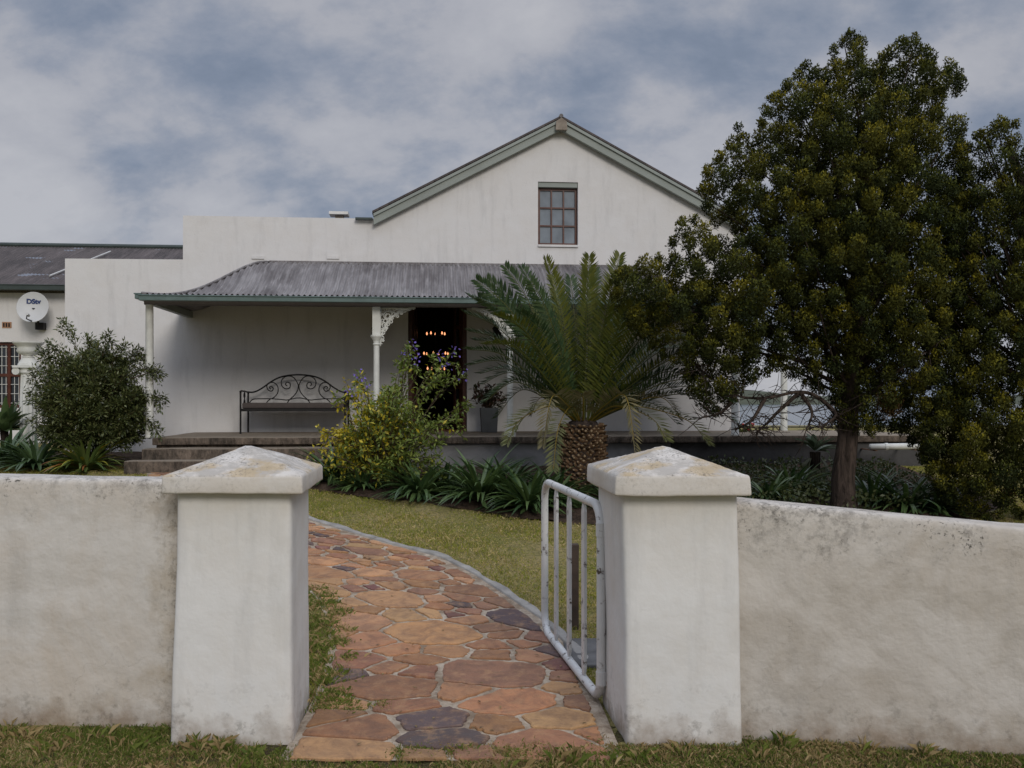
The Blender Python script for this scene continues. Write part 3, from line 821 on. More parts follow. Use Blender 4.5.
m.panel([(uC + .301, .3), (uD - .301, .3), (uD - .301, zC - .03), (uAp, zAp - .06), (uC + .301, zC - .03)], [], dB - .3, dB - .001); obj('back_wall', m, 'housewall', house)
m = MB(); m.box(uB + .301, uC, T_ + .002, dB - .301, zB - .42, zB - .36); obj('flat_roof', m, 'tin', house)
# gable roof: corrugated slopes
def slope(ua, za, ub, zb_, d0, d1, th=0.035):
    n = int((d1 - d0) / 0.076 * 4); V = []
    for i in range(n + 1):
        d = d0 + (d1 - d0) * i / n; w = 0.009 * math.cos(i * math.pi / 2)
        V += [(ua, d, za + w), (ub, d, zb_ + w)]
    k = len(V)
    V += [(p[0], p[1], p[2] - th) for p in V]
    Fc = []
    for i in range(n):
        a = i * 2; Fc += [(a, a + 1, a + 3, a + 2), (a + k, a + 2 + k, a + 3 + k, a + 1 + k), (a, a + 2, a + 2 + k, a + k), (a + 1, a + 1 + k, a + 3 + k, a + 3)]
    Fc += [(0, k, k + 1, 1), (2 * n, 2 * n + 1, 2 * n + 1 + k, 2 * n + k)]
    mb = MB(); mb.add(V, Fc); return mb
sl = (zAp - zC) / (uAp - uC); ov = 0.02
zr = zAp + 0.16
obj('roof', slope(uC - ov, zr - (uAp - uC + ov) * sl, uAp, zr, -0.14, dB + .1), 'tiledark', house)
obj('roof', slope(uD + ov, zr - (uD - uAp + ov) * sl, uAp, zr, -0.14, dB + .1), 'tiledark', house)
def board(u0, z0, u1, z1, w, d0, d1):
    mb = MB(); mb.panel([(u0, z0 - w), (u1, z1 - w), (u1, z1), (u0, z0)], [], d0, d1); return mb
bw = 0.18
obj('bargeboard', board(uC - ov + .02, zr - (uAp - uC + ov - .02) * sl - .05, uAp - .001, zr - .05, bw, -0.12, -0.045), 'greenboard', house, bevel=.006)
obj('bargeboard', board(uAp + .001, zr - .05, uD + ov - .02, zr - (uD - uAp + ov - .02) * sl - .05, bw, -0.12, -0.045), 'greenboard', house, bevel=.006)
for sgn, u0, u1 in ((1, uC - ov + .02, uAp - .002), (1, uAp + .002, uD + ov - .02)):
    za_ = zr - abs(uAp - u0) * sl - 0.045; zb_ = zr - abs(uAp - u1) * sl - 0.045
    obj('barge_moulding', board(u0, za_, u1, zb_, 0.05, -0.15, -0.121), 'greenboard', house)
m = MB(); m.panel([(uAp - .10, zr - .25), (uAp + .10, zr - .25), (uAp + .09, zr - .10), (uAp + .0, zr - .04), (uAp - .09, zr - .10)], [], -.19, -.151)
obj('apex_block', m, 'slab', house, bevel=.008)
m = MB(); m.tube([(uAp, -0.16, zr - .0), (uAp, dB + .1, zr - .0)], 0.035, 10); obj('ridge_cap', m, 'tin', house)
m = MB(); m.box(uC - .30, uC - .02, -.10, -.02, zC + .02, zC + .055); obj('gutter_spout', m, 'darkgutter', house)
# gable window
wi = obj('window', (lambda mb: [mb.panel([(wl0 + .002, wz0 + .002), (wl1 - .002, wz0 + .002), (wl1 - .002, wz1 - .09), (wl0 + .002, wz1 - .09)],
     [[(wl0 + .045 + i * (wl1 - wl0 - .06) / 3, wz0 + .045 + j * (wz1 - wz0 - .15) / 3), (wl0 + .02 + (i + 1) * (wl1 - wl0 - .06) / 3, wz0 + .045 + j * (wz1 - wz0 - .15) / 3),
       (wl0 + .02 + (i + 1) * (wl1 - wl0 - .06) / 3, wz0 + .02 + (j + 1) * (wz1 - wz0 - .15) / 3), (wl0 + .045 + i * (wl1 - wl0 - .06) / 3, wz0 + .02 + (j + 1) * (wz1 - wz0 - .15) / 3)] for i in range(3) for j in range(3)], .09, .14), mb][1])(MB()), 'redwood', house)
obj('pane', MB().box(wl0 + .01, wl1 - .01, .115, .125, wz0 + .01, wz1 - .1), 'gableglass', wi)
obj('blind_box', MB().box(wl0 + .003, wl1 - .003, .02, .12, wz1 - .088, wz1 - .002), 'greenboard', wi, bevel=.008)
obj('window_sill', MB().box(wl0 - .0, wl1 + .0, -.03, .088, wz0 - .035, wz0 + .001), 'housewall', house)
# parapet vents and flue
for px in (258, 333):
    u = HU(px); obj('wall_vent', MB().box(u - .10, u + .10, -.018, -.001, HZ(px, 259), HZ(px, 256)), 'housewall', house)
u = HU(333); fl = obj('flue', MB().box(u - .06, u + .08, .9, 1.05, zB - .36, zB + .235), 'slab', house)
obj('flue_cap', MB().box(u - .16, u + .17, .82, 1.12, zB + .236, zB + .285), 'pier', fl)
# room behind the door
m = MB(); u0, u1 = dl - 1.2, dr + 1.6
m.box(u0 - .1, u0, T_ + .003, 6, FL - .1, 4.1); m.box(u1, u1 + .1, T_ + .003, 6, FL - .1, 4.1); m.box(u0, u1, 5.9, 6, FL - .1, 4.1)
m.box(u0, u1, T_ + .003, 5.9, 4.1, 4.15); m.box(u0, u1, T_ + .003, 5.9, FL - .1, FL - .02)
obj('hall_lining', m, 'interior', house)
m = MB(); m.panel([(dl + .002, FL + .001), (dl + .07, FL + .001), (dl + .07, dt - .08), (dr - .07, dt - .08), (dr - .07, FL + .001), (dr - .002, FL + .001), (dr - .002, dt - .002), (dl + .002, dt - .002)], [], .10, .26)
df = obj('door_frame', m, 'redwood', house, bevel=.004)
obj('threshold', MB().box(dl + .003, dr - .003, -.02, .30, FL + .001, FL + .03), 'redwood', house)
# two leaves, both swung inward
def leaf(hu, sgn, ang):
    w = (dr - dl - .14) / 2 - .01; ht = dt - .1 - FL
    mb = MB(); hs = []
    for k in range(4):
        z0 = .25 + k * (ht - .40) / 4; z1 = .25 + (k + 1) * (ht - .40) / 4 - .07
        hs.append([(.09, z0), (w - .09, z0), (w - .09, z1), (.09, z1)])
    mb.panel([(0, .02), (w, .02), (w, ht), (0, ht)], hs, -.022, .022)
    gl = MB(); gl.box(.08, w - .08, -.004, .004, .22, ht - .12)
    ca_, sa_ = math.cos(ang), math.sin(ang)
    for q in (mb, gl): q.v = [(hu + sgn * (x * ca_ - y * sa_), .265 + x * sa_ + y * ca_, z + FL + .03) for x, y, z in q.v]
    d = obj('door', mb, 'redwood', house); obj('pane', gl, 'glass', d)
    hn = MB(); hn.tube([(hu + sgn * ((w - .05) * ca_ + .03 * sa_), .265 + (w - .05) * sa_ - .03 * ca_, z) for z in (FL + 1.0, FL + 1.12)], .012, 8)
    obj('handle', hn, 'rust', d)
leaf(dl + .08, 1, R(84)); leaf(dr - .08, -1, R(74))

# veranda roof
uV0 = HU(142, -2.32); dE = -2.32; RUN = 2.32; RU = 1.32
uV1 = HU(748, dE)
zE = 3.065; zT = 3.86
def prof(t):
    t = max(0, t); q = t ** 1.3; s_ = q * q * (3 - 2 * q)
    return zE + (zT - zE) * (0.05 * t + 0.95 * s_)
def corr(u): return 0.016 * math.cos(u / 0.0762 * 2 * math.pi)
NP = 22
def veranda_front():
    st = 0.0762 / 6; n = int((uV1 - uV0) / st); V = []
    for i in range(n + 1):
        u = uV0 + (uV1 - uV0) * i / n
        tm = min(1, (u - uV0) / RU, (uV1 - u) / RU)
        for k in range(NP + 1):
            t = tm * k / NP; V.append((u, dE + RUN * t, prof(t) + corr(u)))
    Fc = [(i * (NP + 1) + k, (i + 1) * (NP + 1) + k, (i + 1) * (NP + 1) + k + 1, i * (NP + 1) + k + 1) for i in range(n) for k in range(NP)]
    mb = MB(); mb.add(V, Fc); return mb
def veranda_hip(uo, sgn):
    st = 0.0762 / 6; n = int(RUN / st); V = []
    for i in range(n + 1):
        d = dE + RUN * i / n; tm = i / n
        for k in range(NP + 1):
            t = tm * k / NP; V.append((uo + sgn * RU * t, d, prof(t) + corr(d)))
    Fc = [(i * (NP + 1) + k, (i + 1) * (NP + 1) + k, (i + 1) * (NP + 1) + k + 1, i * (NP + 1) + k + 1) for i in range(n) for k in range(NP)]
    mb = MB(); mb.add(V, Fc); return mb
vr = obj('veranda_roof', veranda_front(), 'tin', house, smooth=True)
obj('hip_end', veranda_hip(uV0, 1), 'tin', vr, smooth=True)
obj('hip_end', veranda_hip(uV1, -1), 'tin', vr, smooth=True)
for uo, sg in ((uV0, 1), (uV1, -1)):
    pts = [(uo + sg * RU * t, dE + RUN * t, prof(t) + .012) for t in [k / 20 for k in range(21)]]
    obj('hip_cap', MB().tube(pts, .022, 8), 'tin', vr, smooth=True)
obj('flashing', MB().box(uV0 + RU, uV1 - RU, -.05, -.003, zT - .01, zT + .035), 'tin', vr)
def gutterbox(u0, u1, d0, d1, mat='gutter', zt=zE - .005, h=.062):
    mb = MB(); mb.box(u0, u1, d0, d1, zt - h, zt); mb.box(u0 - .012, u1 + .012, d0 - .012, d1 - .0, zt + .001, zt + .018); return mb
obj('gutter', gutterbox(uV0 - .02, uV1 + .02, dE - .09, dE - .005, zt=zE - .036), 'gutter', house, bevel=.008)
for uo in (uV0 - .10, uV1 + .02):
    obj('gutter', gutterbox(uo, uo + .08, dE - .002, -.02), 'gutter', house, bevel=.008)
uP = [HU(149.5, -2.12), HU(376.5, -2.12), HU(510, -2.12), HU(735, -2.12)]
obj('veranda_beam', MB().box(uP[0] - .06, uP[3] + .06, -2.17, -2.07, zE - .13, zE - .02), 'soffit', house)
for uu in (uP[0], uP[3]):
    obj('veranda_beam', MB().box(uu - .045, uu + .045, -2.068, -.004, zE - .12, zE - .02), 'greenboard', house)
# rafters under the sheets
for k in range(9):
    uu = uP[0] + .9 + k * 1.02
    if uu > uP[3] - .5: break
    pts = [(uu, dE + RUN * t, prof(min(t, (uu - uV0) / RU)) - .07) for t in [j / 10 for j in range(1, 10)]]
    obj('rafter', MB().tube(pts, .03, 4), 'soffit', house)
def lattice(u, sgn, par):
    w, h = 0.50, 0.56; mb = MB(); zt = zE - .135; dd = -2.12
    e = .055
    pts = []
    for k in range(25):
        a = math.pi / 2 * k / 24
        pts.append((u + sgn * (e + w - w * math.cos(a) if False else e + w * (1 - math.cos(a))), dd, zt - h * (1 - math.sin(a))))
    mb.tube(pts, .013, 6)
    mb.tube([(u + sgn * e, dd, zt - h), (u + sgn * e, dd, zt)], .012, 6)
    mb.tube([(u + sgn * e, dd, zt - .012), (u + sgn * (e + w), dd, zt - .012)], .012, 6)
    for k in range(1, 24, 1):                                   # scalloped fringe
        p = Vector(pts[k]); a = math.pi / 2 * k / 24
        n_ = Vector((sgn * math.cos(a), 0, -math.sin(a)))
        mb.tube([p, p + n_ * .034], [.011, .005], 5)
    def ring(cx, cz, r, tr, a0=0, a1=360, shrink=0.0):
        P = []; n = 16
        for i in range(n + 1):
            f = i / n; a = R(a0 + (a1 - a0) * f); rr = r * (1 - shrink * f)
            P.append((u + sgn * cx, dd, 0) if False else (u + sgn * (cx + rr * math.cos(a)), dd, cz + rr * math.sin(a)))
        mb.tube(P, tr, 5)
    ring(e + .105, zt - .125, .075, .009, 20, 560, .75)
    ring(e + .070, zt - .265, .050, .009, 90, 560, .7)
    ring(e + .235, zt - .075, .052, .009, 0, 470, .7)
    ring(e + .035, zt - .365, .028, .008); ring(e + .03, zt - .440, .020, .008); ring(e + .345, zt - .042, .026, .008)
    ring(e + .035, zt - .04, .024, .008); ring(e + .165, zt - .04, .022, .007); ring(e + .03, zt - .19, .020, .007)
    ring(e + .15, zt - .205, .022, .009); ring(e + .41, zt - .03, .014, .008)
    for cx_, cz_, r_ in ((.10, .125, .035), (.19, .105, .03), (.155, .155, .028), (.07, .20, .03), (.065, .32, .026), (.295, .055, .03), (.30, .085, .018), (.245, .13, .016), (.115, .245, .018), (.09, .30, .016), (.02, .24, .014), (.02, .32, .014), (.02, .40, .014), (.04, .48, .012), (.38, .03, .018), (.11, .035, .02), (.02, .10, .016)):
        ring(e + cx_, zt - cz_, r_, .0085, 0, 400, .1)
    obj('bracket', mb, 'whitepaint', par, smooth=True)
for i, uu in enumerate(uP):
    if i in (1, 2):
        zc = HZ(376, 343, -2.12)
        mb = MB()
        mb.lathe(uu, -2.12, [(.085, FL), (.085, FL + .06), (.06, FL + .10), (.045, FL + .16), (.042, zc - .04), (.055, zc - .02), (.045, zc), (.05, zc + .03), (.075, zc + .075), (.085, zc + .09), (.085, zc + .11), (.05, zc + .115)], 20)
        mb.box(uu - .055, uu + .055, -2.175, -2.065, zc + .11, zE - .135)
        p = obj('veranda_post', mb, 'whitepaint', house)
        lattice(uu, 1 if i == 1 else -1, p)
    else:
        obj('veranda_post', MB().lathe(uu, -2.12, [(.07, FL), (.056, FL + .02), (.052, zE - .14), (.06, zE - .131)], 20), 'whitepaint', house, smooth=True)
# lanterns on the wall either side of the door
for px, lab in ((378, 'black wall lantern behind the cast iron veranda post'), (497, 'black wall lantern right of the doorway')):
    u = HU(px); zc = HZ(px, 334)
    t = thing('wall_lantern', lab, 'lantern', (u, -.01, zc), 'H', 'wall lanterns')
    obj('bracket', MB().box(u - .04, u + .04, -.03, -.002, zc - .05, zc + .20), 'iron', t)
    obj('bracket_arm', MB().tube(smooth_line([(u, -.03, zc + .1), (u, -.12, zc + .22), (u, -.2, zc + .17)], 4), .011, 6), 'iron', t)
    obj('lantern_body', MB().lathe(u, -.2, [(.03, zc - .17), (.05, zc - .15), (.085, zc + .06), (.10, zc + .065), (.05, zc + .14), (.015, zc + .17)], 6), 'iron', t)
# chandelier in the hall
cu, cd = HU(436, 2.2), 2.2
t = thing('chandelier', 'tiered black iron chandelier with lit candle bulbs seen through the doorway', 'chandelier', (cu, cd, 4.1), 'H')
mb = MB(); mb.tube([(cu, cd, 4.1), (cu, cd, 2.3)], .012, 6)
obj('stem', mb, 'iron', t)
for zc, r, n in ((HZ(436, 336, cd), .18, 5), (HZ(430, 356, cd), .24, 6), (HZ(430, 371, cd), .18, 4)):
    mb = MB()
    mb.tube([(cu + r * math.cos(2 * math.pi * k / 32), cd + r * math.sin(2 * math.pi * k / 32), zc) for k in range(33)], .010, 5, False)
    for k in range(4):
        a = math.pi / 2 * k; mb.tube([(cu, cd, zc), (cu + r * math.cos(a), cd + r * math.sin(a), zc)], .008, 5)
    tr = obj('tier', mb, 'iron', t)
    for k in range(n):
        a = 2 * math.pi * (k + .3) / n; x, y = cu + r * math.cos(a), cd + r * math.sin(a)
        obj('bulb', MB().lathe(x, y, [(.004, zc + .02), (.015, zc + .035), (.016, zc + .05), (.003, zc + .08)], 8), 'bulb', tr, smooth=True)
# sideboard/table deep in the hall
tu = HU(428, 4.2)
t = thing('hall_table', 'polished wooden table in the dim hall beneath the chandelier', 'table', (tu, 4.2, FL), 'H')
obj('tabletop', MB().box(tu - .7, tu + .7, 3.7, 4.7, FL + .72, FL + .76), 'redwood', t)
for sx in (-.62, .62):
    for sy in (3.78, 4.62): obj('leg', MB().box(tu + sx - .03, tu + sx + .03, sy - .03, sy + .03, FL - .02, FL + .719), 'redwood', t)

# ================================================================== LEFT WING
dW = 3.7
uw1 = uB - 0.01
wing = thing('house_wing', 'white rear wing with dark patched sheet roof behind the shrub', 'house', (HU(30, dW), dW, .6), 'H')
def wu(px): return HU(px, dW)
def wz(px, py): return HZ(px, py, dW)
wx0, wx1 = wu(-30), wu(21); z0_, z1_ = wz(10, 408), wz(10, 342)
m = MB(); m.panel([(wu(-140), .3), (uw1 - .01, .3), (uw1 - .01, wz(30, 293)), (wu(-140), wz(30, 293))], [[(wx0, z0_), (wx1, z0_), (wx1, z1_), (wx0, z1_)]], dW, dW + .35)
obj('wall', m, 'housewall', wing)
zr0 = wz(30, 287); dRg = dW + 3.0; zr1 = EYE - (247 - HOR) * hY(90, dRg) / F
def wslope(d0, z0, d1, z1):
    st = .0762 / 4; u0, u1 = wu(-140), uB - .02 if False else HU(184, dW) ; n = int((u1 - u0) / st); V = []
    for i in range(n + 1):
        u = u0 + (u1 - u0) * i / n; w = .009 * math.cos(i * math.pi / 2)
        V += [(u, d0, z0 + w), (u, d1, z1 + w), (u, d0, z0 + w - .03), (u, d1, z1 + w - .03)]
    Fc = []
    for i in range(n): a = i * 4; Fc += [(a, a + 4, a + 5, a + 1), (a + 2, a + 3, a + 7, a + 6), (a, a + 2, a + 6, a + 4), (a + 1, a + 5, a + 7, a + 3)]
    mb = MB(); mb.add(V, Fc); return mb
rf = obj('roof', wslope(dW - .22, zr0, dRg, zr1), 'tiledark', wing)
obj('roof', wslope(dRg, zr1, dRg + 3.2, zr0), 'tiledark', wing)
obj('ridge_cap', MB().tube([(wu(-140), dRg, zr1 + .02), (HU(184, dW), dRg, zr1 + .02)], .06, 8), 'darkgutter', rf)
obj('gutter', gutterbox(wu(-140), uA + .9, dW - .34, dW - .23, zt=zr0 - .005, h=.09), 'darkgutter', wing, bevel=.006)
a_, b_ = .18, .80
obj('roof_rod', MB().tube([(wu(42), dW - .22 + a_ * 3.2, zr0 + (zr1 - zr0) * a_ + .04), (wu(69), dW - .22 + b_ * 3.2, zr0 + (zr1 - zr0) * (b_) + .06)], .018, 6), 'dish', rf)
hs = []; cw = (wx1 - wx0 - .06) / 4; chh = (z1_ - z0_ - .06) / 2
for i in range(4):
    for j in range(2):
        hs.append([(wx0 + .06 + i * cw, z0_ + .06 + j * chh), (wx0 + (i + 1) * cw, z0_ + .06 + j * chh), (wx0 + (i + 1) * cw, z0_ + (j + 1) * chh), (wx0 + .06 + i * cw, z0_ + (j + 1) * chh)])
mb = MB(); mb.panel([(wx0 + .002, z0_ + .002), (wx1 - .002, z0_ + .002), (wx1 - .002, z1_ - .002), (wx0 + .002, z1_ - .002)], hs, dW + .06, dW + .12)
wi = obj('window', mb, 'redwood', wing)
obj('pane', MB().box(wx0 + .01, wx1 - .01, dW + .10, dW + .108, z0_ + .01, z1_ - .01), 'glass', wi)
mb = MB()
n = 10
for k in range(n + 1):
    x = wx0 + .08 + (wx1 - wx0 - .16) * k / n; mb.box(x - .005, x + .005, dW + .085, dW + .095, z0_ + .03, z1_ - .03)
for k in range(7):
    z = z0_ + .10 + (z1_ - z0_ - .2) * k / 6; mb.box(wx0 + .03, wx1 - .03, dW + .074, dW + .084, z - .005, z + .005)
obj('burglar_bars', mb, 'whitepaint', wi)
u = wu(7); vb = obj('air_vent', MB().box(u - .09, u + .09, dW - .012, dW - .001, wz(7, 328), wz(7, 322)), 'clay', wing)
mb = MB()
for k in range(3): mb.box(u - .07 + k * .05, u - .04 + k * .05, dW - .015, dW - .0125, wz(7, 327), wz(7, 323))
obj('vent_slot', mb, 'iron', vb)

# satellite dish
def dish():
    c = Vector((HU(32.5, dW - .42), dW - .42, HZ(32.5, 307, dW - .42)))
    t = thing('satellite_dish', 'round pale grey satellite dish with dark blue lettering on the wing wall', 'satellite dish', (c.x, c.y, c.z), 'H')
    nrm = Vector((.10, -1, .22)).normalized(); a = nrm.cross(Vector((0, 0, 1))).normalized() * -1; b = nrm.cross(a) * -1
    if b.z < 0: b = -b
    if a.x < 0: a = -a
    r = .285; V, Fc = [], []
    rings = 8; n = 40
    def put(rr, off): 
        for k in range(n):
            an = 2 * math.pi * k / n; V.append(c + a * rr * math.cos(an) + b * rr * 1.06 * math.sin(an) + nrm * off)
    for i in range(1, rings + 1): rr = r * i / rings; put(rr, -.06 + .06 * (rr / r) ** 2)
    put(r + .008, .004); put(r + .008, -.012)
    for i in range(rings, 0, -1): rr = r * i / rings; put(rr, -.075 + .06 * (rr / r) ** 2)
    m_ = len(V) // n
    for i in range(m_ - 1):
        for k in range(n): k2 = (k + 1) % n; Fc.append((i * n + k, i * n + k2, (i + 1) * n + k2, (i + 1) * n + k))
    Fc.append(tuple(range(n))); Fc.append(tuple((m_ - 1) * n + k for k in range(n))[::-1])
    mb = MB(); mb.add(V, Fc); rl = obj('reflector', mb, 'dish', t, smooth=True)
    mb = MB()
    e = c - b * .33 + nrm * .26
    mb.tube([c - b * r * 1.0, e + nrm * .02, e - b * -.10], [.014, .012, .012], 6)
    obj('feed_arm', mb, 'iron', t)
    mb = MB(); mb.tube([e + b * .10 + nrm * .02, e + b * .10 - nrm * .09], .028, 10); obj('feed_horn', mb, 'dish', t)
    mb = MB(); mb.tube([c - nrm * .06, c - nrm * .2 - b * .1], .03, 8); mb.tube([c - nrm * .2 - b * .08, Vector((c.x, dW - .12, c.z - .34))], .024, 8); mb.box(c.x - .07, c.x + .09, dW - .14, dW - .003, c.z - .42, c.z - .28)
    obj('wall_bracket', mb, 'iron', t)
    cu_ = bpy.data.curves.new('lettering', 'FONT'); cu_.body = 'DStv'; cu_.size = .125; cu_.align_x = 'CENTER'; cu_.extrude = .002; cu_.offset = .006
    tmp = bpy.data.objects.new('tmp', cu_); COL.objects.link(tmp)
    dg = bpy.context.evaluated_depsgraph_get(); me = bpy.data.meshes.new_from_object(tmp.evaluated_get(dg))
    vv = [v.co.copy() for v in me.vertices]; ff = [tuple(p.vertices) for p in me.polygons]
    bpy.data.objects.remove(tmp)
    mb = MB()
    mb.add([c + a * (v.x * 1.05 + .0) + b * (v.y + .085) + nrm * (-.06 + .06 * (((v.x) ** 2 + (v.y + .085) ** 2) / r ** 2) + .006 + v.z) for v in vv], ff)
    obj('lettering', mb, 'navy', rl)
dish()

# fluted garden column with urn
def column():
    px, d = 28.5, -1.0
    u = HU(px, d); k = hY(px, d) / F
    zb = .62; zcap0 = HZ(px, 374, d); zcap1 = HZ(px, 358, d); ztop = HZ(px, 342, d)
    t = thing('garden_column', 'white fluted garden column with scrolled capital beside the wing window', 'column', (u, d, zb), 'H')
    obj('shaft', MB().lathe(u, d, [(.15, zb - .1), (.15, zb + .05), (.125, zb + .08), (.122, zb + .9), (.105, zcap0 + .01)], 48, 12, .12), 'whitepaint', t)
    mb = MB(); mb.lathe(u, d, [(.11, zcap0), (.125, zcap0 + .02), (.12, zcap0 + .06), (.135, zcap0 + .09)], 24)
    for sx in (-1, 1): mb.tube([(u + sx * .13, d - .13, zcap0 + .04), (u + sx * .13, d + .13, zcap0 + .04)], .055, 14)
    mb.box(u - .17, u + .17, d - .15, d + .15, zcap0 + .091, zcap0 + .125)
    mb.lathe(u, d, [(.15, zcap0 + .126), (.14, zcap0 + .16), (.09, zcap1 + .0)], 20)
    obj('capital', mb, 'whitepaint', t)
    h = ztop - zcap1
    o = obj('garden_urn', MB().lathe(u, d, [(.08, zcap1 + .001), (.085, zcap1 + .02), (.05, zcap1 + h * .12), (.13, zcap1 + h * .25), (.165, zcap1 + h * .42), (.15, zcap1 + h * .62), (.16, zcap1 + h * .72), (.205, zcap1 + h * .88), (.225, ztop), (.19, ztop), (.14, ztop - .08), (.05, ztop - .1)], 28), 'whitepaint', None, (u, d, zcap1), 'H', smooth=True)
    props(o, 'wide-rimmed white stone urn standing on top of the fluted column', 'urn')
column()

# ================================================================== BENCH, PLANTER
def bench():
    db, dfr = -.22, -.80
    uc = HU(298.6, db); hwid = (HU(348.8, db) - HU(248.4, db)) / 2; sc = 14.55 / F / 7.683
    t = thing('wrought_iron_bench', 'black wrought iron bench with scrolled arched back and grey seat cushion', 'bench', (uc, -.5, FL), 'H')
    ZF = FL
    def Pt(cx, cy, mir=False):
        a = (cx - 565) * sc * (hwid / (385 * sc)); z = ZF + (577 - cy) * sc
        return (uc + (-a if mir else a), db, z)
    arc = [(180, 265), (215, 266), (250, 255), (300, 225), (350, 188), (410, 155), (480, 137), (565, 130)]
    arc = arc + [(1130 - x, y) for x, y in arc[-2::-1]]
    br = obj('backrest', MB().tube(smooth_line([Pt(*p) for p in arc], 5), .013, 8), 'iron', t, smooth=True)
    mb = MB()
    S1 = [(478, 217), (464, 205), (478, 188), (500, 200), (498, 230), (470, 240), (440, 222), (432, 185), (450, 155), (490, 140), (530, 155), (560, 205), (557, 250), (532, 290), (500, 320), (478, 350), (478, 382), (500, 398), (522, 385), (522, 362), (505, 358), (500, 372)]
    S2 = [(352, 242), (342, 230), (356, 220), (372, 238), (357, 258), (330, 246), (323, 215), (345, 193), (380, 194), (406, 225), (405, 270), (378, 305), (345, 322), (320, 348), (322, 378), (345, 390), (365, 378), (362, 358), (346, 356), (343, 368)]
    S3 = [(232, 374), (222, 364), (214, 376), (226, 388), (242, 376), (236, 357), (212, 352), (196, 372)]
    S4 = [(190, 385), (190, 350), (215, 322), (260, 317), (360, 317), (430, 322), (480, 326), (540, 312), (565, 311)]
    for s_ in (S1, S2, S3, S4):
        for mir in (False, True): mb.tube(smooth_line([Pt(x, y, mir) for x, y in s_], 4), .0085, 6)
    obj('scrollwork', mb, 'iron', br, smooth=True)
    zs = ZF + .40
    obj('seat', blk(uc - hwid + .02, uc + hwid - .02, dfr + .01, db - .02, zs - .005, zs + .085, .02, .2), 'cushion', t, smooth=True)
    mb = MB(); mb.box(uc - hwid, uc + hwid, dfr - .0, dfr + .03, zs - .05, zs - .006); mb.box(uc - hwid, uc + hwid, db - .03, db, zs - .05, zs - .006)
    mb.box(uc - hwid, uc - hwid + .03, dfr + .031, db - .031, zs - .05, zs - .006); mb.box(uc + hwid - .03, uc + hwid, dfr + .031, db - .031, zs - .05, zs - .006)
    obj('seat_frame', mb, 'iron', t)
    for sx in (-1, 1):
        x = uc + sx * (hwid - .0)
        obj('leg', MB().tube([(x, dfr, ZF), (x + .0, dfr, ZF + .66)], .015, 8), 'iron', t)
        obj('leg', MB().tube([(x, db, ZF), (x, db, ZF + .66)], .015, 8), 'iron', t)
        mb = MB(); mb.tube(smooth_line([(x, dfr - .03, ZF + .655), (x, dfr + .1, ZF + .67), (x, db, ZF + .655)], 5), .014, 8)
        mid = (dfr + db) / 2
        mb.tube([(x, mid, zs), (x, mid, ZF + .66)], .008, 6)
        for sg in (-1, 1):
            mb.tube(smooth_line([(x, mid, zs + .02), (x, mid + sg * .06, zs + .06), (x, mid + sg * .03, zs + .12), (x, mid, zs + .15), (x, mid + sg * .055, zs + .19), (x, mid + sg * .03, zs + .235), (x, mid + sg * .01, zs + .20)], 4), .007, 6)
        obj('armrest', mb, 'iron', t, smooth=True)
bench()

def leafcloud_obj(name, V, Q, C, mat, parent): return nobj(name, V, Q, C, mat, parent)

def bushy(t, stems, nleaf, Ll, Lw, cfun, mat='leaf', stem_r=.006, jitter=.02, tipdir=.6, start=.25, name='foliage'):
    """stems: list of point lists (world); leaves set alternately along them"""
    Ps, Ds, Ss = [], [], []
    mb = MB()
    for st in stems:
        L = smooth_line(st, 4); P = np.array([tuple(p) for p in L])
        mb.tube(L, [stem_r * (1.2 - i / len(L)) for i in range(len(L))], 4)
        n = nleaf
        f = start + (1 - start) * RNG.random(n) ** .8
        idx = f * (len(P) - 1); i0 = np.minimum(idx.astype(int), len(P) - 2); fr = (idx - i0)[:, None]
        p = P[i0] * (1 - fr) + P[i0 + 1] * fr; td = unit(P[i0 + 1] - P[i0])
        rd = unit(RNG.normal(size=(n, 3)) + td * tipdir)
        Ps.append(p + rd * RNG.random((n, 1)) * jitter); Ds.append(rd); Ss.append(np.stack([f], -1))
    P = np.concatenate(Ps); D = np.concatenate(Ds); Fr = np.concatenate(Ss)[:, 0]
    n = len(P); ln = Ll * (.6 + .7 * RNG.random(n))
    up = unit(np.array([0, 0, 1.0])[None] + RNG.normal(size=(n, 3)) * .5)
    V, Q = leaves(P, D, ln, Lw * (.7 + .5 * RNG.random(n)), up)
    obj('stems', mb, 'stem', t)
    nobj(name, V, Q, cfun(P, Fr), mat, t)

# planter with a reddish plant right of the door
pu, pd = HU(489, -.45), -.45
pw = .145
mb = MB(); V = []
for z, w in ((FL + .001, pw * .86), (FL + .40, pw), (FL + .40, pw * .86), (FL + .34, pw * .84)):
    V += [(pu - w, pd - w, z), (pu + w, pd - w, z), (pu + w, pd + w, z), (pu - w, pd + w, z)]
Fc = [(0, 3, 2, 1), (12, 13, 14, 15)] + [(i * 4 + k, i * 4 + (k + 1) % 4, i * 4 + 4 + (k + 1) % 4, i * 4 + 4 + k) for i in range(3) for k in range(4)]
mb.add(V, Fc)
props(obj('square_planter', mb, 'planter', None, (pu, pd, FL), 'H', bevel=.006), 'square slate grey planter on the veranda right of the doorway', 'planter')
o = hw(pu, pd, FL + .34)
t = thing('potted_plant', 'dark reddish leafy plant growing in the square grey planter', 'plant', tuple(o))
st = []
for k in range(26):
    a = random.uniform(0, 6.28); r = random.uniform(.08, .42); h = random.uniform(.15, .42)
    st.append([o, o + Vector((math.cos(a) * r * .4, math.sin(a) * r * .3, h * .7)), o + Vector((math.cos(a) * r, math.sin(a) * r * .7, h))])
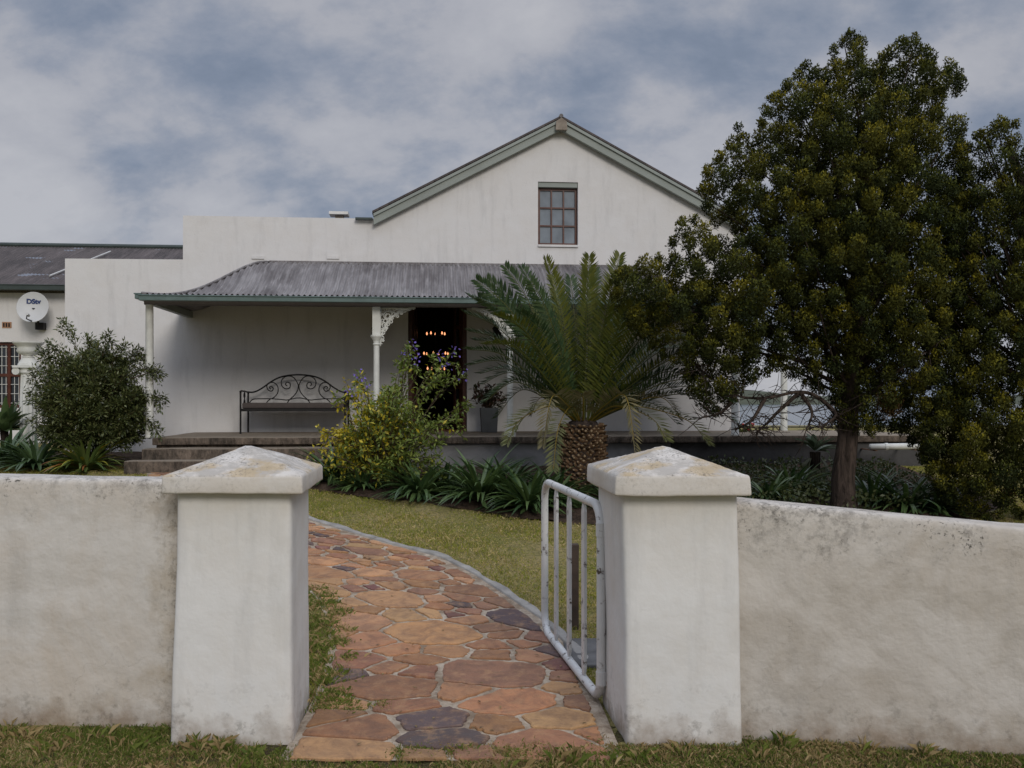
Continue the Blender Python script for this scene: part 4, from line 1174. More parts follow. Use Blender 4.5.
bushy(t, st, 16, .10, .035, lambda P, f: lerpc((.03, .045, .02), (.085, .03, .025), RNG.random(len(P))), 'glossleaf')

# ================================================================== TREES
def poly_sdf(px, py, poly):
    """signed distance (positive inside) to a polygon, vectorised"""
    P = np.array(poly, float); n = len(P); d = np.full(px.shape, 1e9); ins = np.zeros(px.shape, bool)
    for i in range(n):
        a, b = P[i], P[(i + 1) % n]; e = b - a
        wx, wy = px - a[0], py - a[1]
        t = np.clip((wx * e[0] + wy * e[1]) / (e @ e), 0, 1)
        d = np.minimum(d, np.hypot(wx - e[0] * t, wy - e[1] * t))
        c = ((a[1] > py) != (b[1] > py)) & (px < (b[0] - a[0]) * (py - a[1]) / (b[1] - a[1] + 1e-12) + a[0])
        ins ^= c
    return np.where(ins, d, -d)
def conifer(name, label, poly, Yc, trunkpx, nP, tmax, seed, limbs, gap=0.0, prad=(.13, .23), extra=None):
    global RNG
    RNG = np.random.default_rng(seed)
    s = Yc / F
    poly_w = [((x - 512) * s, EYE - (y - HOR) * s) for x, y in poly]
    xs_ = [p[0] for p in poly_w]; zs_ = [p[1] for p in poly_w]
    base = W(trunkpx[0][0], trunkpx[0][1], Yc)
    gx = base.x; gzz = tz(gx, Yc)
    t = thing(name, label, 'tree', (gx, Yc, gzz))
    # puffs: candidates spread through the crown's volume, kept apart from each other
    nc = 50000
    cx_ = RNG.uniform(min(xs_), max(xs_), nc); cz_ = RNG.uniform(min(zs_), max(zs_), nc)
    cd = poly_sdf(cx_, cz_, poly_w); cr_ = RNG.uniform(*prad, nc)
    cr_ = np.where(cd < cr_ * .9, np.maximum(.07, np.minimum(cr_, cd * 1.05)), cr_)
    th_ = tmax * (1 - np.exp(-cd / .95)) + .03
    cy_ = Yc + np.where(RNG.random(nc) < .68, -1, 1) * th_ * RNG.random(nc) ** .6
    ok = cd > .055
    KP = np.zeros((nP, 3)); KR = np.zeros(nP); kn = 0
    for q in np.nonzero(ok)[0]:
        p = np.array((cx_[q], cy_[q], cz_[q]))
        if kn and np.any(np.sum((KP[:kn] - p) ** 2, 1) < ((KR[:kn] + cr_[q]) * .76) ** 2): continue
        if noise.noise(Vector(p) * 1.35 + Vector((seed, 0, 0))) < gap: continue
        KP[kn] = p; KR[kn] = cr_[q]; kn += 1
        if kn >= nP: break
    pts = [Vector(p) for p in KP[:kn]]; rad = list(KR[:kn])
    C = np.array([tuple(p) for p in pts]); Rr = np.array(rad)
    per = (400 * (Rr / .14) ** 1.8).astype(int)
    ids = np.repeat(np.arange(len(C)), per); n = len(ids)
    # each puff: sprays rising and fanning from its stalk
    u = unit(RNG.normal(size=(n, 3)))
    off = u * (RNG.random((n, 1)) ** .22) * Rr[ids][:, None] * .80 * (1 + .22 * np.sin(u[:, :1] * 7 + ids[:, None]) * np.cos(u[:, 2:] * 6 + ids[:, None] * 2)) * np.array([1, 1, 1.12])
    ctr = np.array([gx, Yc, 0]); outw = C[ids] - ctr; outw[:, 2] = 0
    D = unit(u * .45 + np.array([0, 0, .5]) + RNG.normal(size=(n, 3)) * .5)
    P = C[ids] + off - D * .03
    ln = RNG.uniform(.022, .048, n); wd = RNG.uniform(.011, .019, n)
    V, Q = leaves(P, D, ln, wd, unit(u + RNG.normal(size=(n, 3)) * .35), .1)
    pc = RNG.random(len(C))
    hue = RNG.random(len(C)) ** 1.4
    base_c = lerpc((.022, .030, .009), (.072, .072, .012), hue)
    base_c[pc < .006] = (.075, .045, .02)
    c = base_c[ids] * RNG.uniform(.7, 1.25, (n, 1))
    paler = RNG.random(n) < np.clip(.15 + .75 * u[:, 2], 0, .9)  # lighter, yellower sprays, more frequent towards each puff's top
    c[paler] = c[paler] * np.array([2.5, 2.15, 1.1])
    crown = nobj('crown', V, Q, c, 'conifer', t)
    # trunk and limbs
    tr = [W(a, b, Yc) for a, b in trunkpx]; tr[0].z = gzz - .1
    w0 = trunkpx_r(trunkpx, s)
    mb = MB(); L = smooth_line(tr, 6); nL = len(L)
    rr_ = [w0 * (1.35 if i < 2 else 1.12 if i < 4 else 1.0) * (1 - .85 * max(0, i - 4) / nL) for i in range(nL)]
    mb.tube(L, rr_, 12)
    for lb in limbs:
        P_ = smooth_line([W(a, b, Yc + c_) for a, b, c_ in lb], 5)
        mb.tube(P_, [.026 * (1 - .85 * i / len(P_)) for i in range(len(P_))], 7)
    pick = RNG.choice(len(C), size=min(len(C), 150), replace=False)
    for i in pick:
        p = C[i]
        if p[2] < gzz + 2.0: continue
        f = np.clip((p[2] - gzz) * .72 + RNG.uniform(-.3, .2), 1.0, tr[-1].z - gzz - .1) + gzz
        a = min(L, key=lambda q: abs(q.z - f))
        m1 = a.lerp(Vector(p), .5) + Vector((0, 0, -.08 + RNG.uniform(-.1, .1)))
        mb.tube(smooth_line([a, m1, Vector(p)], 4), [.022, .019, .016, .014, .012, .010, .008, .006, .004], 5)
    # bare forking twigs along the low limbs
    rt = random.Random(seed)
    for lb in limbs:
        P_ = smooth_line([W(a, b, Yc + c_) for a, b, c_ in lb], 5)
        for q in P_[4:]:
            for w in range(3):
                dv = Vector((rt.uniform(-1, 1), rt.uniform(-.8, .8), rt.uniform(-.7, .6))).normalized() * rt.uniform(.12, .34)
                k1 = q + dv * .5 + Vector((0, 0, rt.uniform(-.03, .03))); k2 = q + dv + Vector((rt.uniform(-.05, .05), 0, rt.uniform(-.08, .04)))
                mb.tube([q, k1, k2], [.006, .004, .002], 4)
                mb.tube([k1, k1 + Vector((rt.uniform(-.1, .1), rt.uniform(-.1, .1), rt.uniform(-.12, .06)))], [.004, .0015], 4)
    obj('trunk', mb, 'bark', t, smooth=True)
    return t
def trunkpx_r(tp, s): return 12.0 * s

mainpoly = [(820, 75), (826, 45), (845, 31), (862, 36), (868, 64), (880, 50), (893, 38), (912, 33), (926, 46), (935, 62), (950, 58), (962, 70), (964, 95), (955, 115),
            (966, 132), (978, 200), (975, 300), (960, 470), (940, 480), (918, 455), (902, 436), (882, 432), (862, 440), (838, 436), (828, 400), (800, 385), (775, 372),
            (748, 388), (730, 408), (712, 425), (692, 404), (672, 368), (648, 345), (625, 325), (608, 300), (608, 272), (625, 262), (645, 250), (668, 255), (664, 222),
            (690, 212), (706, 222), (695, 190), (704, 155), (722, 148), (735, 118), (752, 138), (762, 98), (785, 78), (803, 60)]
LB = [[(845, 425, 0), (822, 400, -.1), (800, 392, -.15), (765, 398, -.2), (735, 395, -.2), (712, 378, -.2), (690, 360, -.2)],
      [(800, 392, -.15), (780, 410, -.1), (765, 425, -.05), (756, 432, 0)], [(765, 398, -.2), (752, 420, -.3), (735, 430, -.3)],
      [(848, 420, 0), (870, 395, -.3), (900, 370, -.5), (930, 350, -.6)], [(845, 400, 0), (820, 340, .3), (780, 280, .5), (740, 230, .4)],
      [(800, 392, -.15), (812, 412, -.3), (806, 430, -.35)], [(735, 395, -.2), (722, 412, -.2), (700, 418, -.3)],
      [(822, 400, -.1), (836, 415, -.3), (818, 428, -.5)]]
conifer('conifer_tree', 'tall bushy olive green conifer with bare trunk base, right of the gate pier', mainpoly, 10.0,
        [(845, 512), (843, 480), (847, 445), (850, 400), (856, 330), (862, 250), (868, 170), (880, 90)], 2300, 1.45, 31, LB, -.45, (.11, .185))
secpoly = [(964, 150), (975, 130), (990, 119), (1012, 117), (1022, 135), (1055, 150), (1105, 260), (1115, 420), (1065, 500), (1025, 522), (1004, 512), (992, 530), (975, 522),
           (958, 518), (940, 500), (922, 470), (915, 425), (925, 330), (945, 220)]
conifer('conifer_tree', 'second conifer at the right edge, drooping to the lawn behind the wall', secpoly, 9.5,
        [(1046, 530), (1044, 480), (1040, 400), (1035, 300), (1025, 200), (1010, 150)], 1200, 1.1, 77, [], -.6, (.11, .185))

# ================================================================== CYCAD
def cycad():
    global RNG
    RNG = np.random.default_rng(3)
    Yc = 10.9; c = W(583, 420, Yc); g = tz(c.x, Yc)
    t = thing('cycad', 'large cycad with scaly barrel trunk and arching feathery fronds in front of veranda', 'palm', (c.x, Yc, g))
    mb = MB(); mb.lathe(c.x, Yc, [(.24, g - .1), (.25, g + .1), (.225, c.z - .12), (.17, c.z - .02), (.05, c.z + .03)], 24)
    tr = obj('trunk', mb, 'bark', t, smooth=True)
    V, Q, C = [], [], []
    rows = 24; per = 22
    k = 0
    for i in range(rows):
        z = g + .02 + (c.z - .06 - g) * i / rows
        for j in range(per):
            a = 2 * math.pi * (j + .5 * (i % 2)) / per; r = .235
            ca_, sa_ = math.cos(a), math.sin(a)
            w, h, pr_ = .036 * random.uniform(.6, 1.35), .028 * random.uniform(.6, 1.4), .042 + random.uniform(-.03, .035); a += random.uniform(-.05, .05); ca_, sa_ = math.cos(a), math.sin(a)
            zq = z + random.uniform(-.012, .012); ctr_ = np.array([c.x + ca_ * r, Yc + sa_ * r, zq]); tan = np.array([-sa_, ca_, 0]); outv = np.array([ca_, sa_, 0])
            tip = ctr_ + outv * pr_ + np.array([0, 0, .015])
            q4 = [ctr_ - tan * w, ctr_ - np.array([0, 0, h]), ctr_ + tan * w, ctr_ + np.array([0, 0, h])]
            t4 = [tip + (p - ctr_) * .45 for p in q4]
            V += q4 + t4
            for m_ in range(4): Q.append((k + m_, k + (m_ + 1) % 4, k + 4 + (m_ + 1) % 4, k + 4 + m_))
            Q.append((k + 4, k + 5, k + 6, k + 7))
            cc = np.array((.12, .072, .040)) * random.uniform(.6, 1.3)
            tc_ = np.array((.27, .20, .125)) * random.uniform(.4, 1.35)
            C += [cc] * 4 + [tc_]; k += 8
    nobj('leaf_scale_cover', np.array(V), np.array(Q), np.array(C), 'conifer', tr)
    crown0 = Vector((c.x, Yc, c.z - .03))
    fr = []
    # (end pixel x, end pixel y, depth of the end relative to the trunk, droop, kind)
    ends = [(468, 330, .2, .1, 0), (470, 352, -.5, .1, 0), (466, 290, .6, .05, 0), (480, 300, -.2, .1, 0), (487, 276, .3, .05, 0), (505, 268, -.1, .03, 0), (522, 262, .5, .02, 0), (497, 310, 0.9, .1, 0),
            (545, 262, -.2, .02, 1), (556, 270, .6, .02, 1), (590, 255, .1, .0, 1), (584, 278, -.6, .0, 1), (600, 262, .7, .0, 0), (618, 258, -.2, .02, 1), (635, 270, .3, .03, 1), (648, 285, -.3, .05, 1), (610, 285, -.8, .02, 1),
            (665, 300, .3, .06, 0), (680, 322, -.2, .08, 0), (695, 345, .4, .1, 0), (712, 372, .0, .16, 0), (720, 405, -.3, .22, 0), (700, 330, 1.0, .1, 0),
            (492, 395, -.1, .22, 0), (478, 372, .7, .14, 0), (505, 345, 1.2, .1, 0), (560, 280, 1.2, .02, 0), (640, 300, 1.2, .04, 0), (530, 290, -.8, .04, 0), (655, 330, -.9, .08, 0),
            (508, 440, -.9, .42, 2), (549, 462, -1.15, .5, 2), (516, 428, -.5, .40, 2), (652, 436, -1.0, .40, 2), (575, 396, -1.1, .42, 3), (685, 425, .5, .2, 0), (670, 395, -.7, .2, 0),
            (520, 320, -.9, .06, 0), (464, 312, .1, .08, 0), (473, 338, .4, .12, 0), (470, 366, -.2, .16, 0), (482, 384, .2, .2, 0), (486, 402, -.4, .24, 0), (478, 285, -.4, .05, 0), (700, 352, -.9, .1, 0), (712, 388, -1.0, .2, 0), (722, 425, -.9, .3, 0), (700, 368, -1.2, .2, 1), (676, 345, -1.2, .1, 1), (708, 402, -1.2, .26, 0), (655, 312, -1.2, .06, 1), (690, 440, -1.0, .40, 2), (488, 350, -1.1, .14, 1), (500, 325, -1.2, .1, 1), (540, 440, -1.2, .45, 3), (622, 452, -1.2, .45, 3), (685, 318, -.7, .07, 0), (496, 418, .4, .3, 0), (670, 418, -.6, .34, 3), (533, 415, .5, .3, 3), (540, 300, .9, .03, 1), (625, 310, -1.0, .04, 1), (575, 268, .9, .0, 0), (690, 385, -.8, .2, 0)]
    for ex, ey, dy_, dr_, kd in ends:
        e = W(ex, ey, Yc); e = Vector((e.x, Yc + dy_, e.z))
        a = crown0.copy(); hv = (e - a); a += Vector((hv.x, hv.y, 0)).normalized() * .10; v = e - a
        hor = Vector((v.x, v.y, 0)); hh = hor.length
        m1 = a + Vector((v.x * .30, v.y * .30, v.z * .36 + dr_ * .55 + .06)); m2 = a + Vector((v.x * .68, v.y * .68, v.z * .74 + dr_ * .95 + .07))
        if kd == 2: m1 = a + Vector((v.x * .35, v.y * .35, .20)); m2 = a + Vector((v.x * .82, v.y * .82, v.z * .30 + .12))
        if kd == 3: m1 = a + Vector((v.x * .4, v.y * .5, .22)); m2 = a + Vector((v.x * .8, v.y * .9, .30))
        L = smooth_line([a, m1, m2, e], 14); P = np.array([tuple(p) for p in L]); m = len(P)
        ln = float(np.sum(np.linalg.norm(np.diff(P, axis=0), axis=1)))
        n = int(ln / .036)
        f = np.linspace(.16, .995, n); idx = f * (m - 1); i0 = np.minimum(idx.astype(int), m - 2); w_ = (idx - i0)[:, None]
        p = P[i0] * (1 - w_) + P[i0 + 1] * w_; td = unit(P[i0 + 1] - P[i0])
        sd0 = unit(np.cross(td, np.array([0, 0, 1.0]) + 1e-3)); tw = random.uniform(-.5, .5)
        if abs(v.z) > hh * 1.2:
            ra = random.uniform(-.6, .6); sd0 = unit(sd0 * .4 + np.array([math.cos(ra), math.sin(ra), 0])); sd0 = unit(sd0 - td * np.sum(sd0 * td, -1, keepdims=True))
        nr = np.cross(sd0, td); nr = np.where((nr[:, 2:3] < 0), -nr, nr)
        LL = .205 * np.clip(np.sin(np.pi * np.clip(f * .90 + .04, 0, 1)) ** .5, .42, 1) * (1 if ln > 1 else .8)
        parts = []
        cbase = {0: ((.022, .046, .018), (.060, .090, .034)), 1: ((.060, .080, .016), (.125, .130, .024)), 2: ((.085, .10, .035), (.15, .15, .06)), 3: ((.12, .11, .05), (.20, .17, .09))}[kd]
        for sg in (-1, 1):
            D = sd0 * sg * 1.0 + td * (.62 + .5 * f[:, None] ** 2) + nr * .42 + RNG.normal(size=(n, 3)) * .11
            V, Q = leaves(p, D, LL * RNG.uniform(.9, 1.1, n), .025, nr, .2)
            parts.append((V, Q, lerpc(cbase[0], cbase[1], RNG.random(n))))
        V, Q = ribbon(P, np.linspace(.022, .006, m), sd0[0], .1)
        rc = (.26, .19, .035) if kd >= 2 else (.10, .11, .03)
        parts.append((V, Q, np.tile(np.array(rc), (len(Q), 1))))
        V2, Q2 = ribbon(P, np.linspace(.020, .005, m), unit(np.cross(td[0], sd0[0])), .1)
        parts.append((V2, Q2, np.tile(np.array(rc) * .8, (len(Q2), 1))))
        V, Q, C = join(parts)
        nobj('frond', V, Q, C, 'yellowrachis', t)
cycad()

# ================================================================== SHRUBS
def shrub_round():
    global RNG
    RNG = np.random.default_rng(8)
    Yc = 12.6; b = W(93, 468, Yc); g = tz(b.x, Yc); base = Vector((b.x, Yc, g))
    t = thing('round_shrub', 'rounded dark green small-leaved shrub left of the veranda steps', 'shrub', tuple(base))
    st = []; s = Yc / F
    for k in range(520):
        a = random.uniform(0, 2 * math.pi); el = random.uniform(-.85, 1.4)
        r = random.uniform(.55, 1.0)
        x = math.cos(a) * math.cos(el) * .84 * r; y = math.sin(a) * math.cos(el) * .62 * r; z = .84 + math.sin(el) * .80 * r
        if z < .06: z = .06
        if random.random() < .06 and el > .3: x *= 1.12; y *= 1.1; z += random.uniform(.1, .25)
        e = base + Vector((x, y, z)); m = base + Vector((x * .55, y * .55, z * .62 + .05))
        st.append([m, m.lerp(e, .6) + Vector((random.uniform(-.05, .05), random.uniform(-.05, .05), .05)), e])
    for k in range(24):
        a = random.uniform(0, 6.28); st.append([base, base + Vector((math.cos(a) * .25, math.sin(a) * .2, .4)), base + Vector((math.cos(a) * .55, math.sin(a) * .45, random.uniform(.7, 1.3)))])
    # sprays that break the outline
    for px, py in ((64, 322), (108, 336), (125, 346), (152, 368), (160, 372), (165, 400), (158, 430), (42, 352), (34, 372), (30, 392), (96, 345), (146, 356), (50, 345), (88, 340), (140, 350)):
        e = W(px, py, Yc + random.uniform(-.3, .3)); cc = base + Vector((0, 0, 1.1)); st.append([cc.lerp(e, .6), cc.lerp(e, .85) + Vector((0, 0, .03)), e]); st.append([cc.lerp(e, .55), cc.lerp(e, .8) + Vector((.04, 0, .03)), e + Vector((random.uniform(-.08, .08), 0, -.1))])
    def cf(P, f):
        c = lerpc((.040, .056, .018), (.14, .155, .055), RNG.random(len(P)) ** 1.3); y = RNG.random(len(P)) < .07; c[y] = (.115, .11, .045); return c
    bushy(t, st, 112, .060, .023, cf, 'glossleaf', .005, .09, .9, .05)
shrub_round()

def yellow_bush():
    global RNG
    RNG = np.random.default_rng(18)
    Yc = 11.35; g = tz(-1.7, Yc); base = Vector(((382 - 512) * Yc / F, Yc, g))
    t = thing('flowering_shrub', 'loose shrub with yellowing leaves and mauve flower sprays before the doorway', 'shrub', tuple(base))
    st = []
    for k in range(250):
        px = random.gauss(386, 31); top = 384 + abs(px - 392) * .75
        py = random.uniform(top, 482)
        if random.random() < .4: py = top + random.random() * 25
        e = W(px, py, Yc + random.uniform(-.55, .5)); b = base + Vector((random.uniform(-.15, .15), random.uniform(-.12, .12), 0))
        m = b.lerp(e, .5) + Vector((0, 0, .12 + random.uniform(-.05, .1)))
        st.append([b, m, e])
    tips = [(413, 342, 0), (407, 350, .1), (358, 372, 0), (366, 380, -.1), (350, 390, -.2), (455, 348, 0), (447, 365, -.1), (462, 372, .1), (418, 356, -.2), (402, 352, .2), (440, 352, .1), (398, 372, -.2), (468, 408, -.2), (458, 418, -.3), (436, 372, -.2),
            (334, 395, -.1), (328, 428, -.3), (316, 428, -.4), (338, 440, -.3), (468, 400, 0), (345, 380, 0)]
    tl = []
    for px, py, dy_ in tips:
        e = W(px, py, Yc + dy_); b = base + Vector((random.uniform(-.1, .1), 0, .1))
        m = b.lerp(e, .55) + Vector((0, 0, .10)); st.append([b, m, e]); tl.append((b, m, e))
        for q in range(1): st.append([m, m.lerp(e, .6) + Vector((random.uniform(-.1, .1), random.uniform(-.1, .1), .03)), e + Vector((random.uniform(-.1, .1), random.uniform(-.1, .1), -random.uniform(.05, .3)))])
    def cf(P, f):
        n = len(P); c = lerpc((.10, .15, .03), (.24, .28, .06), RNG.random(n))
        x = P[:, 0] - base.x; z = P[:, 2] - g
        pr_ = np.clip(.44 - .75 * (x + .05) - .42 * np.abs(z - .75), .02, .75)
        nn = .5 + .5 * np.sin(P[:, 0] * 9 + P[:, 2] * 7) * np.sin(P[:, 1] * 8 + P[:, 2] * 11)
        y = RNG.random(n) < pr_ * (.4 + nn)
        c[y] = lerpc((.34, .29, .03), (.55, .44, .04), RNG.random(y.sum()))
        return c
    bushy(t, st, 40, .066, .032, cf, 'leaf', .006, .05, .35, .20)
    for (b, m, e) in tl[:9] + tl[10:11]:
        mb = MB()
        for q in range(9):
            p = e + Vector((random.uniform(-.06, .06), random.uniform(-.05, .05), random.uniform(-.12, .03)))
            n_ = Vector((random.uniform(-1, 1), random.uniform(-1, .2), random.uniform(-.3, 1))).normalized(); a = n_.orthogonal().normalized(); b2 = n_.cross(a)
            V = [p]; 
            for w in range(10):
                an = 2 * math.pi * w / 10; r = .020 if w % 2 else .009
                V.append(p + (a * math.cos(an) + b2 * math.sin(an)) * r + n_ * .008)
            mb.add(V, [(0, 1 + w, 1 + (w + 1) % 10) for w in range(10)])
        obj('blossom', mb, 'flower', t)
yellow_bush()

# ================================================================== STRAP-LEAVED PLANTS
def strap(name, label, px, py, Y, n, L, w, cols, group=None, cat='plant', arch=1.0, yellow=0.0, seed=1, up=(.5, 1.35), zoff=0, spread=.09, matn='glossleaf'):
    rg = np.random.default_rng(seed); X = (px - 512) * Y / F; g = tz(X, Y) + zoff
    t = thing(name, label, cat, (X, Y, g), group=group)
    parts = []
    L *= 1.25; w *= 1.3
    for i in range(int(n * 1.7)):
        a = rg.uniform(0, 2 * math.pi); el = rg.uniform(*up); l = L * rg.uniform(.65, 1.1); m = 9
        f = np.linspace(0, 1, m)
        h = np.array([math.cos(a), math.sin(a), 0]); b = np.array([X, Y, g]) + h * rg.uniform(0, spread)
        ang = el - f * arch * rg.uniform(.8, 1.5) * (1.15 if el < 1.1 else .8)
        dr_ = np.cumsum(np.cos(ang)) / m * l; dz = np.cumsum(np.sin(ang)) / m * l
        P = b[None] + h[None] * (dr_ - dr_[0])[:, None] + np.array([0, 0, 1.0])[None] * (dz - dz[0])[:, None]
        P[:, :2] += np.array([-h[1], h[0]])[None] * (f ** 2 * rg.uniform(-.12, .12) * l)[:, None]
        P[:, 2] = np.maximum(P[:, 2], g + .015)
        wd = w * np.clip(np.minimum(.55 + f * 2.5, 1) * np.clip((1 - f) * 2.3, 0, 1) ** .7, .04, 1)
        V, Q = ribbon(P, wd, np.array([-h[1], h[0], 0]), .22)
        c = np.array(cols[0]) * (1 - (k := rg.random())) + np.array(cols[1]) * k
        C = np.tile(c, (len(Q), 1))
        if rg.random() < yellow: C[:] = (.30, .24, .03) if rg.random() < .7 else (.30, .12, .04)
        elif rg.random() < yellow * 1.5: C[len(C) // 2:] = (.24, .22, .03)
        parts.append((V, Q, C))
    V, Q, C = join(parts); nobj('leaves', V, Q, C, matn, t, smooth=True)
    return t
DG = ((.028, .060, .022), (.10, .155, .05)); LG = ((.06, .10, .025), (.13, .165, .045))
strap('strap_leaf_plant', 'bright yellow-green strap-leaved clump at the foot of the round shrub', 86, 470, 12.15, 62, .58, .036, LG, None, yellow=.10, seed=4)
strap('agapanthus_clump', 'dark strap-leaved clump below the fluted column, left of the bright clump', 36, 470, 12.3, 60, .66, .042, ((.035, .068, .028), (.085, .13, .05)), 'agapanthus clumps', seed=5)
strap('agapanthus_clump', 'dark strap-leaved clump at the far left edge under the wing window', 6, 466, 12.7, 60, .75, .042, ((.035, .068, .028), (.085, .13, .05)), 'agapanthus clumps', seed=6)
al_ = strap('aloe', 'pale green aloe rosette at the left edge below the wing window', 4, 430, 13.4, 42, .50, .075, ((.06, .10, .04), (.11, .16, .06)), None, arch=.35, seed=7, zoff=.42, up=(.1, 1.4))
X_ = (4 - 512) * 13.4 / F; g_ = tz(X_, 13.4)
obj('stem', MB().tube([(X_, 13.4, g_ - .05), (X_ + .02, 13.4, g_ + .2), (X_, 13.4, g_ + .46)], [.06, .05, .06], 10), 'bark', al_, smooth=True)
agg = [(334, 480, 11.75, .62, 'dark strap-leaved clump at the left foot of the yellowing shrub'),
       (362, 492, 11.2, .38, 'small strap-leaved clump tucked under the yellowing shrub'),
       (420, 499, 10.75, .58, 'strap-leaved clump right under the mauve flowered shrub'),
       (446, 500, 11.1, .5, 'strap-leaved clump against the retaining wall, second right of the flowered shrub'),
       (480, 506, 10.45, .74, 'largest arching strap-leaved clump at the lawn edge below the doorway'),
       (508, 508, 10.8, .62, 'strap-leaved clump right of the largest one, under the hanging fronds'),
       (530, 516, 10.0, .60, 'strap-leaved clump at the lawn edge just left of the open gate'),
       (556, 512, 10.4, .55, 'strap-leaved clump seen through the gate bars'),
       (612, 515, 10.2, .5, 'strap-leaved clump between gate top and pier cap beside the cycad trunk')]
for i, (px, py, Y, L, lab) in enumerate(agg):
    strap('agapanthus_clump', lab, px, py, Y, 78 if L > .55 else 50, L, .036, DG, 'agapanthus clumps', seed=20 + i)
rgt = [(768, 10.4, .45, 'shaded strap-leaved clump just right of the pier cap'), (792, 10.9, .5, 'shaded strap-leaved clump left of the pale succulent'), (872, 10.3, .5, 'shaded strap-leaved clump right of the conifer trunk'),
       (905, 10.0, .58, 'strap-leaved clump under the white pipe, leaning over the wall'), (935, 9.9, .5, 'strap-leaved clump nearest the pale wall stub at right')]
for i, (px, Y, L, lab) in enumerate(rgt):
    strap('agapanthus_clump', lab, px, 0, Y, 60, L, .034, DG, 'agapanthus clumps', seed=40 + i)

def lowcover():
    n = 9000; x = RNG.uniform(1.6, 5.2, n); y = RNG.uniform(9.7, 12.6, n)
    keep = np.sin(x * 5) * np.sin(y * 4 + 1) > -.3; x, y = x[keep], y[keep]; n = len(x)
    P = np.stack([x, y, ter(x, y) + RNG.uniform(.03, .22, n)], -1)
    D = RNG.normal(size=(n, 3)) + np.array([0, 0, .6]); V, Q = leaves(P, D, RNG.uniform(.03, .07, n), .03, None)
    o = nobj('ground_cover', V, Q, lerpc((.03, .045, .015), (.08, .09, .03), RNG.random(n)), 'leaf', None, (3.4, 11, .4)); props(o, 'low leafy ground cover in the shaded bed', 'ground cover', kind='stuff')
lowcover()

# pale succulent with hanging dry leaves
def succulent():
    Y = 11.3; X = (815 - 512) * Y / F; g = tz(X, Y)
    zc = EYE - (452 - HOR) * Y / F
    t = thing('succulent_plant', 'pale broad-leaved succulent on a thick stem by the dark terrace wall', 'plant', (X, Y, g))
    obj('stem', MB().lathe(X, Y, [(.05, g - .05), (.06, g + .2), (.07, zc)], 10), 'bark', t)
    rg = np.random.default_rng(2); parts = []; dry = []
    for i in range(22):
        a = rg.uniform(0, 6.28); m = 8; f = np.linspace(0, 1, m); h = np.array([math.cos(a), math.sin(a), 0]); el = rg.uniform(.1, 1.3); l = rg.uniform(.22, .36)
        ang = el - f * .5; P = np.array([X, Y, zc])[None] + h[None] * (np.cumsum(np.cos(ang)) / m * l)[:, None] + np.array([0, 0, 1.])[None] * (np.cumsum(np.sin(ang)) / m * l)[:, None]
        V, Q = ribbon(P, .085 * np.clip(np.sin(np.pi * (f * .88 + .1)), .05, 1), np.array([-h[1], h[0], 0]), .25); parts.append((V, Q, np.tile(np.array((.15, .19, .12)) * rg.uniform(.7, 1.2), (len(Q), 1))))
    for i in range(18):
        a = rg.uniform(0, 6.28); m = 7; f = np.linspace(0, 1, m); h = np.array([math.cos(a), math.sin(a), 0]); l = rg.uniform(.16, .24); z0 = zc - .06 - .24 * rg.random()
        P = np.array([X, Y, z0])[None] + h[None] * (.06 + .07 * np.sin(f * 2.4))[:, None] - np.array([0, 0, 1.])[None] * (f * l)[:, None]
        V, Q = ribbon(P, .13 * np.clip(np.sin(np.pi * (f * .9 + .08)), .05, 1), np.array([-h[1], h[0], 0]), .2); dry.append((V, Q, np.tile(np.array((.20, .20, .12)) * rg.uniform(.7, 1.2), (len(Q), 1))))
    V, Q, C = join(parts); nobj('rosette', V, Q, C, 'leaf', t); V, Q, C = join(dry); nobj('dry_leaves', V, Q, C, 'leaf', t)
succulent()

# ================================================================== THINGS BEYOND THE TERRACE
Y = 13.0
a, b = W(870, 447, Y), W(919, 446, Y)
t = thing('drain_pipe', 'short white horizontal pipe fixed along the dark terrace wall under the conifer', 'pipe', tuple(a))
obj('pipe', MB().tube([a, b], .045, 14), 'whitepaint', t, smooth=True)
obj('pipe_collar', MB().tube([a.lerp(b, .30), a.lerp(b, .36)], .053, 14), 'whitepaint', t); obj('pipe_collar', MB().tube([a.lerp(b, .95), b + Vector((.02, 0, 0))], .053, 14), 'whitepaint', t)
for f in (.1, .9):
    p = a.lerp(b, f); obj('pipe_clip', MB().box(p.x - .015, p.x + .015, p.y - .055, p.y + .50, p.z - .058, p.z - .046), 'rust', t)
Y = 17.5
z1 = EYE - (427 - HOR) * Y / F; x0, x1 = (690 - 512) * Y / F, (930 - 512) * Y / F
t = thing('metal_railing', 'thin dark metal railing beyond the terrace under the conifer branches', 'railing', ((x0 + x1) / 2, Y, .66))
obj('rail', MB().tube([(x0, Y, z1), (x1, Y, z1)], .012, 6), 'iron', t); obj('rail', MB().tube([(x0, Y, z1 - .28), (x1, Y, z1 - .28)], .010, 6), 'iron', t)
n = 8
for k in range(n + 1):
    x = x0 + (x1 - x0) * k / n; obj('post', MB().tube([(x, Y, .55), (x, Y, z1)], .018, 6), 'iron', t)
Y = 16.8; X = (784 - 512) * Y / F
t = thing('white_post', 'slender white post standing beyond the terrace behind the conifer branches', 'post', (X, Y, .6))
obj('post_shaft', MB().lathe(X, Y, [(.09, .5), (.09, .95), (.065, 1.0), (.058, 2.75), (.08, 2.78), (.08, 2.85)], 14), 'whitepaint', t)
obj('post_cap', MB().box(X - .10, X + .10, Y - .10, Y + .10, 2.851, 2.90), 'whitepaint', t)
Y = 14.9; X = (744 - 512) * Y / F; zt_ = FL
pt = thing('flower_pot', 'small clay pot on the terrace beyond the house corner', 'pot', (X, Y, .62))
